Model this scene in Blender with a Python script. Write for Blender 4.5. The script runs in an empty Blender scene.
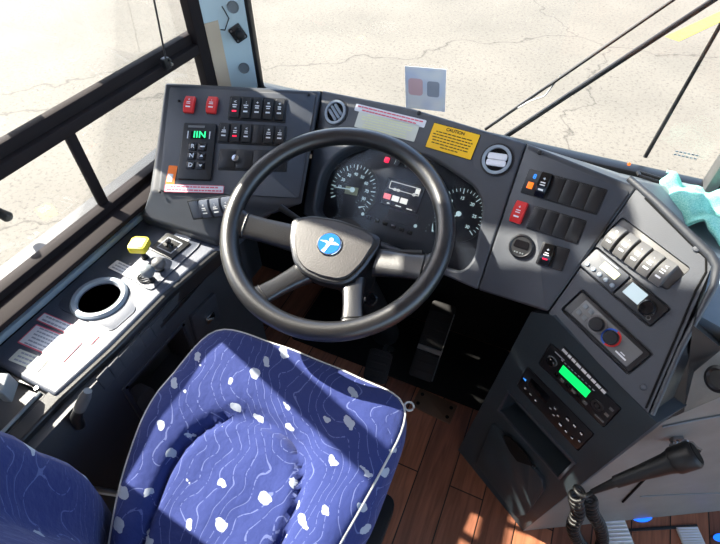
import bpy, bmesh, math, random
from mathutils import Vector, Matrix
from mathutils.geometry import tessellate_polygon
random.seed(4)
sc = bpy.context.scene
COL = sc.collection
V3 = Vector
R = math.radians

# ------------------------------------------------------------------ camera
CAM = V3((0, 0, 1.45)); FPX = 480.0; PIT = R(47.3); YAW = R(24.0)
FW = V3((-math.sin(YAW)*math.cos(PIT), math.cos(YAW)*math.cos(PIT), -math.sin(PIT)))
RT = V3((math.cos(YAW), math.sin(YAW), 0)); UP = RT.cross(FW)
cd = bpy.data.cameras.new('camera'); cam = bpy.data.objects.new('camera', cd); COL.objects.link(cam)
cd.sensor_fit = 'HORIZONTAL'; cd.sensor_width = 36; cd.lens = 36*FPX/720; cd.clip_start = .02; cd.clip_end = 300
cam.matrix_world = Matrix(((RT.x, UP.x, -FW.x, 0), (RT.y, UP.y, -FW.y, 0), (RT.z, UP.z, -FW.z, CAM.z), (0, 0, 0, 1)))
sc.camera = cam

# measuring helpers: a sight line of the photograph meets a real surface of the cab
def sight(x, y): return FW + RT*((x-360)/FPX) - UP*((y-272)/FPX)
def atz(x, y, z): d = sight(x, y); return CAM + d*((z-CAM.z)/d.z)
def atx(x, y, X): d = sight(x, y); return CAM + d*((X-CAM.x)/d.x)
def aty(x, y, Y): d = sight(x, y); return CAM + d*((Y-CAM.y)/d.y)

class Frame:
    """a flat surface: origin, in-plane axes U and W2 (=V), normal N"""
    def __init__(s, o, u, n):
        s.o = V3(o); s.N = V3(n).normalized(); u = V3(u); u = u - s.N*u.dot(s.N); s.U = u.normalized(); s.V = s.N.cross(s.U)
    def w(s, u, v, w=0): return s.o + s.U*u + s.V*v + s.N*w
    def hit(s, x, y):
        d = sight(x, y); return CAM + d*((s.o-CAM).dot(s.N)/d.dot(s.N))
    def uv(s, x, y):
        p = s.hit(x, y) - s.o; return p.dot(s.U), p.dot(s.V)
    def mat(s):
        return Matrix(((s.U.x, s.V.x, s.N.x, s.o.x), (s.U.y, s.V.y, s.N.y, s.o.y), (s.U.z, s.V.z, s.N.z, s.o.z), (0, 0, 0, 1)))
    def at(s, x, y, rot=0, w=0):
        f = Frame(s.hit(x, y) + s.N*w, s.U, s.N); return f.rot(rot)
    def rot(s, a):
        a = R(a); return Frame(s.o, s.U*math.cos(a)+s.V*math.sin(a), s.N)
    def off(s, u, v, w=0): return Frame(s.w(u, v, w), s.U, s.N)
    def sub(s, q, w=0):
        """q: TL,TR,BR,BL corners -> (frame at centre, width, height)"""
        P = [s.hit(*p) for p in q]
        c = (P[0]+P[1]+P[2]+P[3])/4
        f = Frame(c + s.N*w, (P[1]-P[0])+(P[2]-P[3]), s.N)
        return f, ((P[1]-P[0]).length+(P[2]-P[3]).length)/2, ((P[3]-P[0]).length+(P[2]-P[1]).length)/2
def plane3(a, b, c, u0, u1):
    n = (b-a).cross(c-a).normalized()
    if n.dot(CAM-a) < 0: n = -n
    f = Frame(a, b-a, n)
    return Frame(a, f.hit(*u1)-f.hit(*u0), n)
WORLD = Frame((0, 0, 0), (1, 0, 0), (0, 0, 1))

# ------------------------------------------------------------------ materials
def nodes(name):
    m = bpy.data.materials.new(name); m.use_nodes = True
    nt = m.node_tree; return m, nt, nt.nodes['Principled BSDF']
def L(nt, a, b): nt.links.new(a, b)
def srgb(*c): return tuple(((x/255)/12.92 if x/255 <= .04045 else ((x/255+.055)/1.055)**2.4) for x in c) + (1,)
def plastic(name, col, rough=.5, spec=.5, bump=.15, scale=900, metal=0, vary=.25):
    m, nt, b = nodes(name)
    b.inputs['Roughness'].default_value = rough; b.inputs['Metallic'].default_value = metal
    b.inputs['Specular IOR Level'].default_value = spec
    tc = nt.nodes.new('ShaderNodeTexCoord')
    n1 = nt.nodes.new('ShaderNodeTexNoise'); n1.inputs['Scale'].default_value = 14; n1.inputs['Detail'].default_value = 6
    L(nt, tc.outputs['Object'], n1.inputs['Vector'])
    mx = nt.nodes.new('ShaderNodeMix'); mx.data_type = 'RGBA'
    c = srgb(*col); mx.inputs[6].default_value = tuple(v*(1-vary) for v in c[:3])+(1,); mx.inputs[7].default_value = tuple(min(1, v*(1+vary)) for v in c[:3])+(1,)
    L(nt, n1.outputs['Fac'], mx.inputs[0]); L(nt, mx.outputs[2], b.inputs['Base Color'])
    if bump:
        n2 = nt.nodes.new('ShaderNodeTexNoise'); n2.inputs['Scale'].default_value = scale; n2.inputs['Detail'].default_value = 2
        L(nt, tc.outputs['Object'], n2.inputs['Vector'])
        bp = nt.nodes.new('ShaderNodeBump'); bp.inputs['Strength'].default_value = bump; bp.inputs['Distance'].default_value = .001
        L(nt, n2.outputs['Fac'], bp.inputs['Height']); L(nt, bp.outputs['Normal'], b.inputs['Normal'])
    return m
def emit(name, col, s=1.0, base=(5, 5, 5)):
    m, nt, b = nodes(name); b.inputs['Base Color'].default_value = srgb(*base)
    n = nt.nodes.new('ShaderNodeTexNoise'); n.inputs['Scale'].default_value = 60
    r = nt.nodes.new('ShaderNodeMix'); r.data_type = 'RGBA'; c = srgb(*col)
    r.inputs[6].default_value = tuple(v*.88 for v in c[:3])+(1,); r.inputs[7].default_value = c
    L(nt, n.outputs['Fac'], r.inputs[0]); L(nt, r.outputs[2], b.inputs['Emission Color'])
    b.inputs['Emission Strength'].default_value = s; b.inputs['Roughness'].default_value = .25
    return m
def glass(name, tint=(1, 1, 1), refl=.5):
    m = bpy.data.materials.new(name); m.use_nodes = True; nt = m.node_tree; nt.nodes.remove(nt.nodes['Principled BSDF'])
    out = nt.nodes['Material Output']; t = nt.nodes.new('ShaderNodeBsdfTransparent'); t.inputs[0].default_value = tint+(1,)
    g = nt.nodes.new('ShaderNodeBsdfGlossy'); g.inputs['Roughness'].default_value = .02
    f = nt.nodes.new('ShaderNodeFresnel'); f.inputs[0].default_value = 1.45
    mu = nt.nodes.new('ShaderNodeMath'); mu.operation = 'MULTIPLY'; mu.inputs[1].default_value = refl
    L(nt, f.outputs[0], mu.inputs[0]); x = nt.nodes.new('ShaderNodeMixShader'); L(nt, mu.outputs[0], x.inputs[0])
    L(nt, t.outputs[0], x.inputs[1]); L(nt, g.outputs[0], x.inputs[2]); L(nt, x.outputs[0], out.inputs[0]); return m

M = {}
M['dash'] = plastic('dash_plastic', (46, 51, 60), .55, .8, .35, 700)
M['dash_shell'] = plastic('dash_shell_plastic', (40, 44, 51), .5, .7, .35, 700)
M['tower'] = plastic('tower_plastic', (42, 51, 57), .5, .45, .35, 700)
M['black'] = plastic('black_plastic', (22, 23, 26), .38, .5, .2)
M['black_gloss'] = plastic('black_gloss', (14, 14, 17), .15, .5, 0)
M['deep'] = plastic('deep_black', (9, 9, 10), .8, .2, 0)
M['rubber'] = plastic('rubber', (24, 24, 25), .7, .3, .3, 500)
M['leather'] = plastic('wheel_skin', (26, 26, 28), .32, .75, .35, 420)
M['mic'] = plastic('mic_black', (15, 15, 16), .5, .4, .1)
M['hub'] = plastic('hub_skin', (66, 63, 62), .5, .6, .5, 300)
M['frame'] = plastic('window_frame_paint', (34, 29, 30), .75, .12, .1)
M['grey'] = plastic('grey_plastic', (112, 118, 122), .5, .4, .2)
M['midgrey'] = plastic('mid_grey_plastic', (88, 88, 88), .5, 1.0, .2)
M['trim'] = plastic('wall_trim', (128, 142, 152), .6, .3, .2, 300)
M['ledge'] = plastic('ledge_plastic', (62, 69, 84), .5, .9, .4, 500)
M['lower'] = plastic('side_plastic', (58, 60, 64), .5, .4, .3, 500)
M['vent'] = plastic('vent_plastic', (140, 151, 162), .4, .5, .1)
M['chrome'] = plastic('chrome', (200, 200, 200), .15, .5, 0, metal=1, vary=.05)
M['steel'] = plastic('steel', (150, 150, 150), .3, .5, .1, metal=1, vary=.1)
M['red'] = plastic('red_plastic', (205, 42, 40), .4, .5, .1, vary=.08)
M['orange'] = plastic('orange_plastic', (240, 120, 40), .5, .4, .1, vary=.08)
M['yellow'] = plastic('yellow_label', (243, 190, 20), .5, .4, 0, vary=.04)
M['yellow_knob'] = plastic('yellow_knob', (235, 215, 60), .4, .5, 0, vary=.05)
M['white'] = plastic('white_print', (222, 224, 226), .5, .3, 0, vary=.03)
M['sticker'] = plastic('sticker_white', (214, 216, 222), .4, .4, 0, vary=.05)
M['pink'] = plastic('pink_print', (214, 90, 112), .5, .4, 0, vary=.06)
M['paper'] = plastic('pale_paper', (205, 208, 196), .45, .4, 0, vary=.05)
M['ink'] = plastic('ink', (40, 36, 22), .6, .2, 0)
M['greyink'] = plastic('grey_ink', (150, 155, 165), .6, .2, 0)
M['brass'] = plastic('brown_plate', (96, 74, 58), .45, .5, .2, metal=.3)
M['panel_grey'] = plastic('side_panel_grey', (120, 118, 113), .5, .4, .3, 400)
M['pillar'] = plastic('pillar_paint', (178, 196, 202), .5, .4, .2, 300, vary=.06)
M['pillar_warm'] = plastic('pillar_beige', (190, 172, 150), .8, .2, .3, 500, vary=.06)
M['nosing'] = plastic('nosing_white', (214, 214, 204), .6, .3, .2, vary=.06)
M['ceil'] = plastic('ceiling_vinyl', (206, 204, 200), .8, .2, .1)
M['ext'] = plastic('body_paint', (205, 207, 208), .4, .5, 0)
M['lblue'] = plastic('emblem_blue', (26, 98, 172), .25, .5, 0, vary=.05)
M['dial'] = plastic('dial_face', (30, 34, 42), .3, .5, 0)
M['lcd'] = plastic('lcd_green_grey', (132, 140, 112), .3, .5, 0, vary=.05)
M['lcd_pale'] = plastic('lcd_pale', (216, 220, 176), .3, .5, 0, vary=.05)
M['lcd_white'] = emit('lcd_white', (205, 226, 234), .35, (120, 130, 135))
M['green'] = emit('green_display', (10, 214, 92), .8)
M['greendig'] = emit('green_digit', (40, 240, 140), .8)
M['redlamp'] = emit('red_lamp', (250, 30, 70), .8)
M['amber'] = emit('amber_lamp', (255, 120, 40), .7)
M['blueglow'] = emit('blue_glow', (20, 90, 255), 1.2)
M['bluebright'] = emit('blue_button', (60, 150, 255), .6)
M['tick'] = emit('dial_tick', (170, 200, 205), .35, (150, 160, 165))
M['icon'] = emit('screen_icon', (220, 220, 214), .5, (150, 150, 150))
M['iconpink'] = emit('screen_icon_red', (240, 130, 140), .5, (150, 60, 60))
M['screen'] = emit('screen_dark', (20, 22, 30), .5, (10, 10, 14))
M['teal_ring'] = plastic('blue_ring', (40, 90, 190), .4, .4, 0, vary=.05)
M['glass'] = glass('window_glass', (.98, .99, .99), .35)
M['gauge_glass'] = glass('gauge_glass', (.97, .97, .97), .2)

def fabric():
    m, nt, b = nodes('seat_fabric'); N = nt.nodes
    tc = N.new('ShaderNodeTexCoord')
    nz = N.new('ShaderNodeTexNoise'); nz.inputs['Scale'].default_value = 5; nz.inputs['Detail'].default_value = 2.5; nz.inputs['Roughness'].default_value = .55
    L(nt, tc.outputs['Object'], nz.inputs['Vector'])
    sep = N.new('ShaderNodeSeparateXYZ'); L(nt, tc.outputs['Object'], sep.inputs[0])
    def mth(op, a, c=None):
        n = N.new('ShaderNodeMath'); n.operation = op
        for i, v in enumerate((a, c)):
            if v is None: continue
            if isinstance(v, (int, float)): n.inputs[i].default_value = v
            else: L(nt, v, n.inputs[i])
        return n.outputs[0]
    # wavy stitched contour lines
    base = mth('ADD', mth('MULTIPLY', nz.outputs['Fac'], 13), mth('ADD', mth('MULTIPLY', sep.outputs['X'], 40), mth('ADD', mth('MULTIPLY', sep.outputs['Y'], 12), mth('MULTIPLY', sep.outputs['Z'], 42))))
    fr = mth('FRACT', base); d = mth('ABSOLUTE', mth('SUBTRACT', fr, .5))
    line = mth('LESS_THAN', d, .035)
    n3 = N.new('ShaderNodeTexNoise'); n3.inputs['Scale'].default_value = 130; L(nt, tc.outputs['Object'], n3.inputs['Vector'])
    line = mth('MULTIPLY', line, mth('GREATER_THAN', n3.outputs['Fac'], .43))
    # pale leaf spots
    vo = N.new('ShaderNodeTexVoronoi'); vo.voronoi_dimensions = '2D'; vo.inputs['Scale'].default_value = 15; vo.inputs['Randomness'].default_value = .75
    n4 = N.new('ShaderNodeTexNoise'); n4.inputs['Scale'].default_value = 48; L(nt, tc.outputs['Object'], n4.inputs['Vector'])
    fl = N.new('ShaderNodeCombineXYZ'); L(nt, mth('ADD', sep.outputs['X'], mth('MULTIPLY', sep.outputs['Y'], .6)), fl.inputs[0]); L(nt, mth('ADD', sep.outputs['Y'], sep.outputs['Z']), fl.inputs[1])
    L(nt, fl.outputs[0], vo.inputs['Vector'])
    dist = mth('ADD', vo.outputs['Distance'], mth('MULTIPLY', mth('SUBTRACT', n4.outputs['Fac'], .5), .42))
    sc_ = N.new('ShaderNodeSeparateColor'); L(nt, vo.outputs['Color'], sc_.inputs[0])
    rad = mth('MULTIPLY', mth('GREATER_THAN', sc_.outputs[0], .3), mth('ADD', mth('MULTIPLY', sc_.outputs[1], .07), .10))
    spot = mth('LESS_THAN', dist, rad)
    mix1 = N.new('ShaderNodeMix'); mix1.data_type = 'RGBA'; mix1.inputs[6].default_value = srgb(37, 48, 100); mix1.inputs[7].default_value = srgb(105, 115, 160); L(nt, mth('MULTIPLY', line, .5), mix1.inputs[0])
    mix2 = N.new('ShaderNodeMix'); mix2.data_type = 'RGBA'; mix2.inputs[7].default_value = srgb(150, 157, 170)
    L(nt, mix1.outputs[2], mix2.inputs[6]); L(nt, spot, mix2.inputs[0]); L(nt, mix2.outputs[2], b.inputs['Base Color'])
    b.inputs['Roughness'].default_value = .85; b.inputs['Specular IOR Level'].default_value = .2
    b.inputs['Sheen Weight'].default_value = .12; b.inputs['Sheen Roughness'].default_value = .5
    n5 = N.new('ShaderNodeTexNoise'); n5.inputs['Scale'].default_value = 55; n5.inputs['Detail'].default_value = 4; L(nt, tc.outputs['Object'], n5.inputs['Vector'])
    h = mth('SUBTRACT', mth('MULTIPLY', n5.outputs['Fac'], 1.2), mth('MULTIPLY', mth('LESS_THAN', d, .12), .5))
    bp = N.new('ShaderNodeBump'); bp.inputs['Strength'].default_value = .5; bp.inputs['Distance'].default_value = .004
    L(nt, h, bp.inputs['Height']); L(nt, bp.outputs['Normal'], b.inputs['Normal'])
    return m
M['fabric'] = fabric()
M['piping'] = plastic('seat_piping', (176, 176, 172), .7, .3, .2)

def wood():
    m, nt, b = nodes('plank_floor'); N = nt.nodes
    tc = N.new('ShaderNodeTexCoord'); mp = N.new('ShaderNodeMapping'); mp.inputs['Rotation'].default_value = (0, 0, R(90)); mp.inputs['Location'].default_value = (.12, .04, 0)
    L(nt, tc.outputs['Object'], mp.inputs[0])
    br = N.new('ShaderNodeTexBrick'); br.inputs['Scale'].default_value = 1; br.inputs['Brick Width'].default_value = .55; br.inputs['Row Height'].default_value = .098
    br.inputs['Mortar Size'].default_value = .0018; br.inputs['Color1'].default_value = srgb(158, 100, 72); br.inputs['Color2'].default_value = srgb(120, 76, 58); br.inputs['Mortar'].default_value = srgb(12, 9, 8)
    L(nt, mp.outputs[0], br.inputs['Vector'])
    mp2 = N.new('ShaderNodeMapping'); mp2.inputs['Scale'].default_value = (60, 5, 5); L(nt, tc.outputs['Object'], mp2.inputs[0])
    nz = N.new('ShaderNodeTexNoise'); nz.inputs['Scale'].default_value = 1; nz.inputs['Detail'].default_value = 5; nz.inputs['Distortion'].default_value = 1.5; L(nt, mp2.outputs[0], nz.inputs['Vector'])
    mr = N.new('ShaderNodeMapRange'); mr.inputs[1].default_value = .25; mr.inputs[2].default_value = .75; mr.inputs[3].default_value = .55; mr.inputs[4].default_value = 1.25; L(nt, nz.outputs['Fac'], mr.inputs[0])
    mx = N.new('ShaderNodeMix'); mx.data_type = 'RGBA'; mx.blend_type = 'MULTIPLY'; mx.inputs[0].default_value = 1
    L(nt, br.outputs['Color'], mx.inputs[6]); L(nt, mr.outputs[0], mx.inputs[7]); L(nt, mx.outputs[2], b.inputs['Base Color'])
    b.inputs['Roughness'].default_value = .32
    return m
M['wood'] = wood()

def pavement():
    m, nt, b = nodes('pavement'); N = nt.nodes
    tc = N.new('ShaderNodeTexCoord')
    n1 = N.new('ShaderNodeTexNoise'); n1.inputs['Scale'].default_value = .9; n1.inputs['Detail'].default_value = 5; L(nt, tc.outputs['Object'], n1.inputs['Vector'])
    r1 = N.new('ShaderNodeValToRGB'); r1.color_ramp.elements[0].position = .3; r1.color_ramp.elements[0].color = srgb(90, 86, 78); r1.color_ramp.elements[1].position = .7; r1.color_ramp.elements[1].color = srgb(102, 97, 88)
    L(nt, n1.outputs['Fac'], r1.inputs[0])
    n2 = N.new('ShaderNodeTexNoise'); n2.inputs['Scale'].default_value = 30; n2.inputs['Detail'].default_value = 8; n2.inputs['Roughness'].default_value = .75; L(nt, tc.outputs['Object'], n2.inputs['Vector'])
    r2 = N.new('ShaderNodeValToRGB'); r2.color_ramp.elements[0].position = .37; r2.color_ramp.elements[0].color = (.25, .24, .22, 1); r2.color_ramp.elements[1].position = .47; r2.color_ramp.elements[1].color = (1, 1, 1, 1)
    L(nt, n2.outputs['Fac'], r2.inputs[0])
    # cracks
    n3 = N.new('ShaderNodeTexNoise'); n3.inputs['Scale'].default_value = 1.6; n3.inputs['Detail'].default_value = 6; L(nt, tc.outputs['Object'], n3.inputs['Vector'])
    ad = N.new('ShaderNodeVectorMath'); ad.operation = 'MULTIPLY_ADD'; ad.inputs[1].default_value = (.9, .9, 0); L(nt, n3.outputs['Color'], ad.inputs[0]); L(nt, tc.outputs['Object'], ad.inputs[2])
    vo = N.new('ShaderNodeTexVoronoi'); vo.feature = 'DISTANCE_TO_EDGE'; vo.inputs['Scale'].default_value = .33; L(nt, ad.outputs[0], vo.inputs['Vector'])
    r3 = N.new('ShaderNodeValToRGB'); r3.color_ramp.elements[0].position = .0012; r3.color_ramp.elements[0].color = (.34, .33, .32, 1); r3.color_ramp.elements[1].position = .0045; r3.color_ramp.elements[1].color = (1, 1, 1, 1)
    L(nt, vo.outputs['Distance'], r3.inputs[0])
    m1 = N.new('ShaderNodeMix'); m1.data_type = 'RGBA'; m1.blend_type = 'MULTIPLY'; m1.inputs[0].default_value = .75
    L(nt, r1.outputs[0], m1.inputs[6]); L(nt, r2.outputs[0], m1.inputs[7])
    m2 = N.new('ShaderNodeMix'); m2.data_type = 'RGBA'; m2.blend_type = 'MULTIPLY'; m2.inputs[0].default_value = .8
    L(nt, m1.outputs[2], m2.inputs[6]); L(nt, r3.outputs[0], m2.inputs[7]); L(nt, m2.outputs[2], b.inputs['Base Color'])
    b.inputs['Roughness'].default_value = .9
    return m
M['pavement'] = pavement()

def towel_mat():
    m, nt, b = nodes('towel_cloth'); N = nt.nodes
    tc = N.new('ShaderNodeTexCoord'); n1 = N.new('ShaderNodeTexNoise'); n1.inputs['Scale'].default_value = 420; n1.inputs['Detail'].default_value = 3; L(nt, tc.outputs['Object'], n1.inputs['Vector'])
    r = N.new('ShaderNodeValToRGB'); r.color_ramp.elements[0].position = .3; r.color_ramp.elements[0].color = srgb(110, 205, 186); r.color_ramp.elements[1].position = .7; r.color_ramp.elements[1].color = srgb(180, 240, 226)
    L(nt, n1.outputs['Fac'], r.inputs[0]); L(nt, r.outputs[0], b.inputs['Base Color']); b.inputs['Roughness'].default_value = .95
    bp = N.new('ShaderNodeBump'); bp.inputs['Strength'].default_value = .6; bp.inputs['Distance'].default_value = .003; L(nt, n1.outputs['Fac'], bp.inputs['Height']); L(nt, bp.outputs['Normal'], b.inputs['Normal'])
    return m
M['towel'] = towel_mat()
def decal_mat():
    m, nt, b = nodes('blurred_sticker'); N = nt.nodes
    tc = N.new('ShaderNodeTexCoord'); n1 = N.new('ShaderNodeTexNoise'); n1.inputs['Scale'].default_value = 22; n1.inputs['Detail'].default_value = 0; L(nt, tc.outputs['Object'], n1.inputs['Vector'])
    r = N.new('ShaderNodeValToRGB'); e = r.color_ramp.elements; e[0].position = .35; e[0].color = srgb(196, 204, 222); e[1].position = .65; e[1].color = srgb(222, 224, 226)
    L(nt, n1.outputs['Fac'], r.inputs[0]); L(nt, r.outputs[0], b.inputs['Base Color']); b.inputs['Roughness'].default_value = .6
    return m
M['decal'] = decal_mat()
def redblur():
    m, nt, b = nodes('faded_red_print'); b.inputs['Base Color'].default_value = srgb(214, 176, 178); b.inputs['Roughness'].default_value = .6
    return m
M['redfade'] = redblur()

# ------------------------------------------------------------------ mesh builder
class MB:
    def __init__(s): s.bm = bmesh.new()
    def _merge(s, t, mat=None):
        if mat is not None: bmesh.ops.transform(t, matrix=mat, verts=t.verts)
        bmesh.ops.recalc_face_normals(t, faces=t.faces)
        me = bpy.data.meshes.new('tmp'); t.to_mesh(me); t.free(); s.bm.from_mesh(me); bpy.data.meshes.remove(me); return s
    def box(s, fr, c, size, b=0, seg=2):
        t = bmesh.new(); bmesh.ops.create_cube(t, size=1)
        for v in t.verts: v.co = V3((v.co.x*size[0]+c[0], v.co.y*size[1]+c[1], v.co.z*size[2]+c[2]))
        if b: bmesh.ops.bevel(t, geom=t.edges[:], offset=min(b, min(size)*.48), segments=seg, profile=.5, affect='EDGES')
        return s._merge(t, fr.mat())
    def rbox(s, fr, c, size, r=.004, seg=5, b=.001):
        """box with rounded outline corners in the plane"""
        w, h = size[0]/2, size[1]/2; r = min(r, w*.98, h*.98); pts = []
        for cx, cy, a0 in ((w-r, h-r, 0), (-w+r, h-r, 90), (-w+r, -h+r, 180), (w-r, -h+r, 270)):
            for k in range(seg+1):
                a = R(a0+90*k/seg); pts.append((c[0]+cx+r*math.cos(a), c[1]+cy+r*math.sin(a)))
        return s.prism(fr, pts, c[2]-size[2]/2, c[2]+size[2]/2, b)
    def prism(s, fr, pts, w0, w1, b=0):
        t = bmesh.new(); n = len(pts)
        A = [t.verts.new((p[0], p[1], w0)) for p in pts]; B = [t.verts.new((p[0], p[1], w1)) for p in pts]
        t.faces.new(A[::-1]); top = t.faces.new(B)
        for i in range(n): t.faces.new((A[i], A[(i+1) % n], B[(i+1) % n], B[i]))
        if b: bmesh.ops.bevel(t, geom=[e for e in top.edges], offset=b, segments=2, profile=.5, affect='EDGES')
        return s._merge(t, fr.mat())
    def solid(s, front, offs, b=0):
        """closed solid: world polygon and the same polygon pushed back by offs (vector or list)"""
        t = bmesh.new(); n = len(front); offs = offs if isinstance(offs, list) else [offs]*n
        A = [t.verts.new(p) for p in front]; B = [t.verts.new(V3(p)+V3(o)) for p, o in zip(front, offs)]
        t.faces.new(A); t.faces.new(B[::-1])
        for i in range(n): t.faces.new((A[i], A[(i+1) % n], B[(i+1) % n], B[i]))
        bmesh.ops.recalc_face_normals(t, faces=t.faces)
        if b: bmesh.ops.bevel(t, geom=t.edges[:], offset=b, segments=3, profile=.5, affect='EDGES')
        return s._merge(t)
    def loft(s, loops, cap=True, closed=True):
        t = bmesh.new(); Vs = [[t.verts.new(p) for p in lp] for lp in loops]; n = len(loops[0])
        for i in range(len(Vs)-1):
            for j in range(n if closed else n-1):
                t.faces.new((Vs[i][j], Vs[i][(j+1) % n], Vs[i+1][(j+1) % n], Vs[i+1][j]))
        if cap and closed: t.faces.new(Vs[0][::-1]); t.faces.new(Vs[-1])
        return s._merge(t)
    def cyl(s, fr, c, r, h, seg=28, r2=None, b=0):
        r2 = r if r2 is None else r2
        pts0 = [fr.w(c[0]+r*math.cos(2*math.pi*k/seg), c[1]+r*math.sin(2*math.pi*k/seg), c[2]) for k in range(seg)]
        pts1 = [fr.w(c[0]+r2*math.cos(2*math.pi*k/seg), c[1]+r2*math.sin(2*math.pi*k/seg), c[2]+h) for k in range(seg)]
        if b:
            k2 = (r2-b)/r2
            pm = [fr.w(c[0]+r2*math.cos(2*math.pi*k/seg), c[1]+r2*math.sin(2*math.pi*k/seg), c[2]+h-b) for k in range(seg)]
            pt = [fr.w(c[0]+r2*k2*math.cos(2*math.pi*k/seg), c[1]+r2*k2*math.sin(2*math.pi*k/seg), c[2]+h) for k in range(seg)]
            return s.loft([pts0, pm, pt])
        return s.loft([pts0, pts1])
    def lathe(s, fr, prof, seg=32, c=(0, 0)):
        return s.loft([[fr.w(c[0]+r*math.cos(2*math.pi*k/seg), c[1]+r*math.sin(2*math.pi*k/seg), w) for k in range(seg)] for r, w in prof])
    def ring(s, fr, c, r0, r1, w0, w1, seg=32):
        t = [(r0, w0), (r1, w0), (r1, w1), (r0, w1)]
        tb = bmesh.new(); Ls = [[tb.verts.new(fr.w(c[0]+r*math.cos(2*math.pi*k/seg), c[1]+r*math.sin(2*math.pi*k/seg), w)) for k in range(seg)] for r, w in t]
        for i in range(4):
            for j in range(seg): tb.faces.new((Ls[i][j], Ls[i][(j+1) % seg], Ls[(i+1) % 4][(j+1) % seg], Ls[(i+1) % 4][j]))
        return s._merge(tb)
    def tube(s, pts, r, seg=10, closed=False, flat=1.0):
        pts = [V3(p) for p in pts]; n = len(pts); rr = r if isinstance(r, (list, tuple)) else [r]*n
        loops = []; prev = None
        for i in range(n):
            a = pts[(i-1) % n] if (closed or i > 0) else pts[0]; b = pts[(i+1) % n] if (closed or i < n-1) else pts[-1]
            t = (b-a).normalized()
            if prev is None:
                x = V3((0, 0, 1)) if abs(t.z) < .9 else V3((1, 0, 0)); nx = (x - t*x.dot(t)).normalized()
            else: nx = (prev - t*prev.dot(t)).normalized()
            prev = nx; ny = t.cross(nx)
            loops.append([pts[i] + (nx*math.cos(2*math.pi*k/seg)*flat + ny*math.sin(2*math.pi*k/seg))*rr[i] for k in range(seg)])
        if closed:
            # find twist-matching offset for the seam
            best = min(range(seg), key=lambda o: (loops[0][o]-loops[-1][0]).length)
            loops.append([loops[0][(k+best) % seg] for k in range(seg)])
            s.loft(loops, cap=False); bmesh.ops.remove_doubles(s.bm, verts=s.bm.verts, dist=1e-6); return s
        return s.loft(loops)
    def ball(s, c, r, seg=16):
        t = bmesh.new(); bmesh.ops.create_uvsphere(t, u_segments=seg, v_segments=seg//2+2, radius=r)
        bmesh.ops.translate(t, vec=V3(c), verts=t.verts); return s._merge(t)
    def grid(s, P):
        t = bmesh.new(); Vs = [[t.verts.new(p) for p in row] for row in P]
        for i in range(len(Vs)-1):
            for j in range(len(Vs[0])-1): t.faces.new((Vs[i][j], Vs[i][j+1], Vs[i+1][j+1], Vs[i+1][j]))
        return s._merge(t)
    def text(s, txt, fr, size, depth=.0004, c=(0, 0)):
        cu = bpy.data.curves.new('t', 'FONT'); cu.body = txt; cu.size = size; cu.align_x = 'CENTER'; cu.align_y = 'CENTER'; cu.extrude = depth; cu.offset = size*.02
        ob = bpy.data.objects.new('t', cu); COL.objects.link(ob); bpy.context.view_layer.update()
        me = bpy.data.meshes.new_from_object(ob.evaluated_get(bpy.context.evaluated_depsgraph_get()))
        t = bmesh.new(); t.from_mesh(me); bmesh.ops.translate(t, vec=(c[0], c[1], 0), verts=t.verts)
        bpy.data.objects.remove(ob); bpy.data.curves.remove(cu); bpy.data.meshes.remove(me)
        return s._merge(t, fr.mat())

LOC = {}
def wl(o): return LOC.get(o.name, V3((0, 0, 0)))
def tag(o, label=None, cat=None, group=None, kind=None):
    if label: o['label'] = label
    if cat: o['category'] = cat
    if group: o['group'] = group
    if kind: o['kind'] = kind
    return o
def link(name, mb, mat, parent=None, label=None, cat=None, group=None, kind=None, ang=35):
    vs = mb.bm.verts
    lo = V3([min(v.co[i] for v in vs) for i in range(3)]); hi = V3([max(v.co[i] for v in vs) for i in range(3)])
    c = (lo+hi)/2
    bmesh.ops.translate(mb.bm, vec=-c, verts=vs)
    me = bpy.data.meshes.new(name); mb.bm.to_mesh(me); mb.bm.free()
    me.polygons.foreach_set('use_smooth', [True]*len(me.polygons)); me.set_sharp_from_angle(angle=R(ang))
    mats = mat if isinstance(mat, list) else [mat]
    for m in mats: me.materials.append(M[m] if isinstance(m, str) else m)
    o = bpy.data.objects.new(name, me); COL.objects.link(o)
    LOC[o.name] = c
    if parent is not None: o.parent = parent; o.location = c - wl(parent)
    else: o.location = c
    return tag(o, label, cat, group, kind)
def thing(name, loc, label, cat, group=None):
    o = bpy.data.objects.new(name, None); COL.objects.link(o); o.empty_display_size = .05
    o.location = loc; LOC[o.name] = V3(loc); return tag(o, label, cat, group)
def cut(o, mb):
    bmesh.ops.translate(mb.bm, vec=-wl(o), verts=mb.bm.verts)
    me = bpy.data.meshes.new('cutter'); mb.bm.to_mesh(me); mb.bm.free()
    k = bpy.data.objects.new('cutter', me); COL.objects.link(k)
    par = o.parent; k.parent = par; k.location = o.location - (o.location - o.location)
    k.location = o.location
    md = o.modifiers.new('b', 'BOOLEAN'); md.operation = 'DIFFERENCE'; md.object = k; md.solver = 'EXACT'
    bpy.context.view_layer.update()
    new = bpy.data.meshes.new_from_object(o.evaluated_get(bpy.context.evaluated_depsgraph_get()))
    o.modifiers.clear(); old = o.data; o.data = new; bpy.data.objects.remove(k); bpy.data.meshes.remove(me); bpy.data.meshes.remove(old)
    new.polygons.foreach_set('use_smooth', [True]*len(new.polygons)); new.set_sharp_from_angle(angle=R(35))
    return o
def bvl(o, w, seg=3, lim=40):
    md = o.modifiers.new('bevel', 'BEVEL'); md.width = w; md.segments = seg; md.limit_method = 'ANGLE'; md.angle_limit = R(lim); md.harden_normals = False
    return o
def wbox(a, b): # world box between two corners as builder
    a, b = V3(a), V3(b); return MB().box(WORLD, (a+b)/2, b-a)
def arc(n, a0, a1): return [R(a0+(a1-a0)*k/(n-1)) for k in range(n)]

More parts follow.
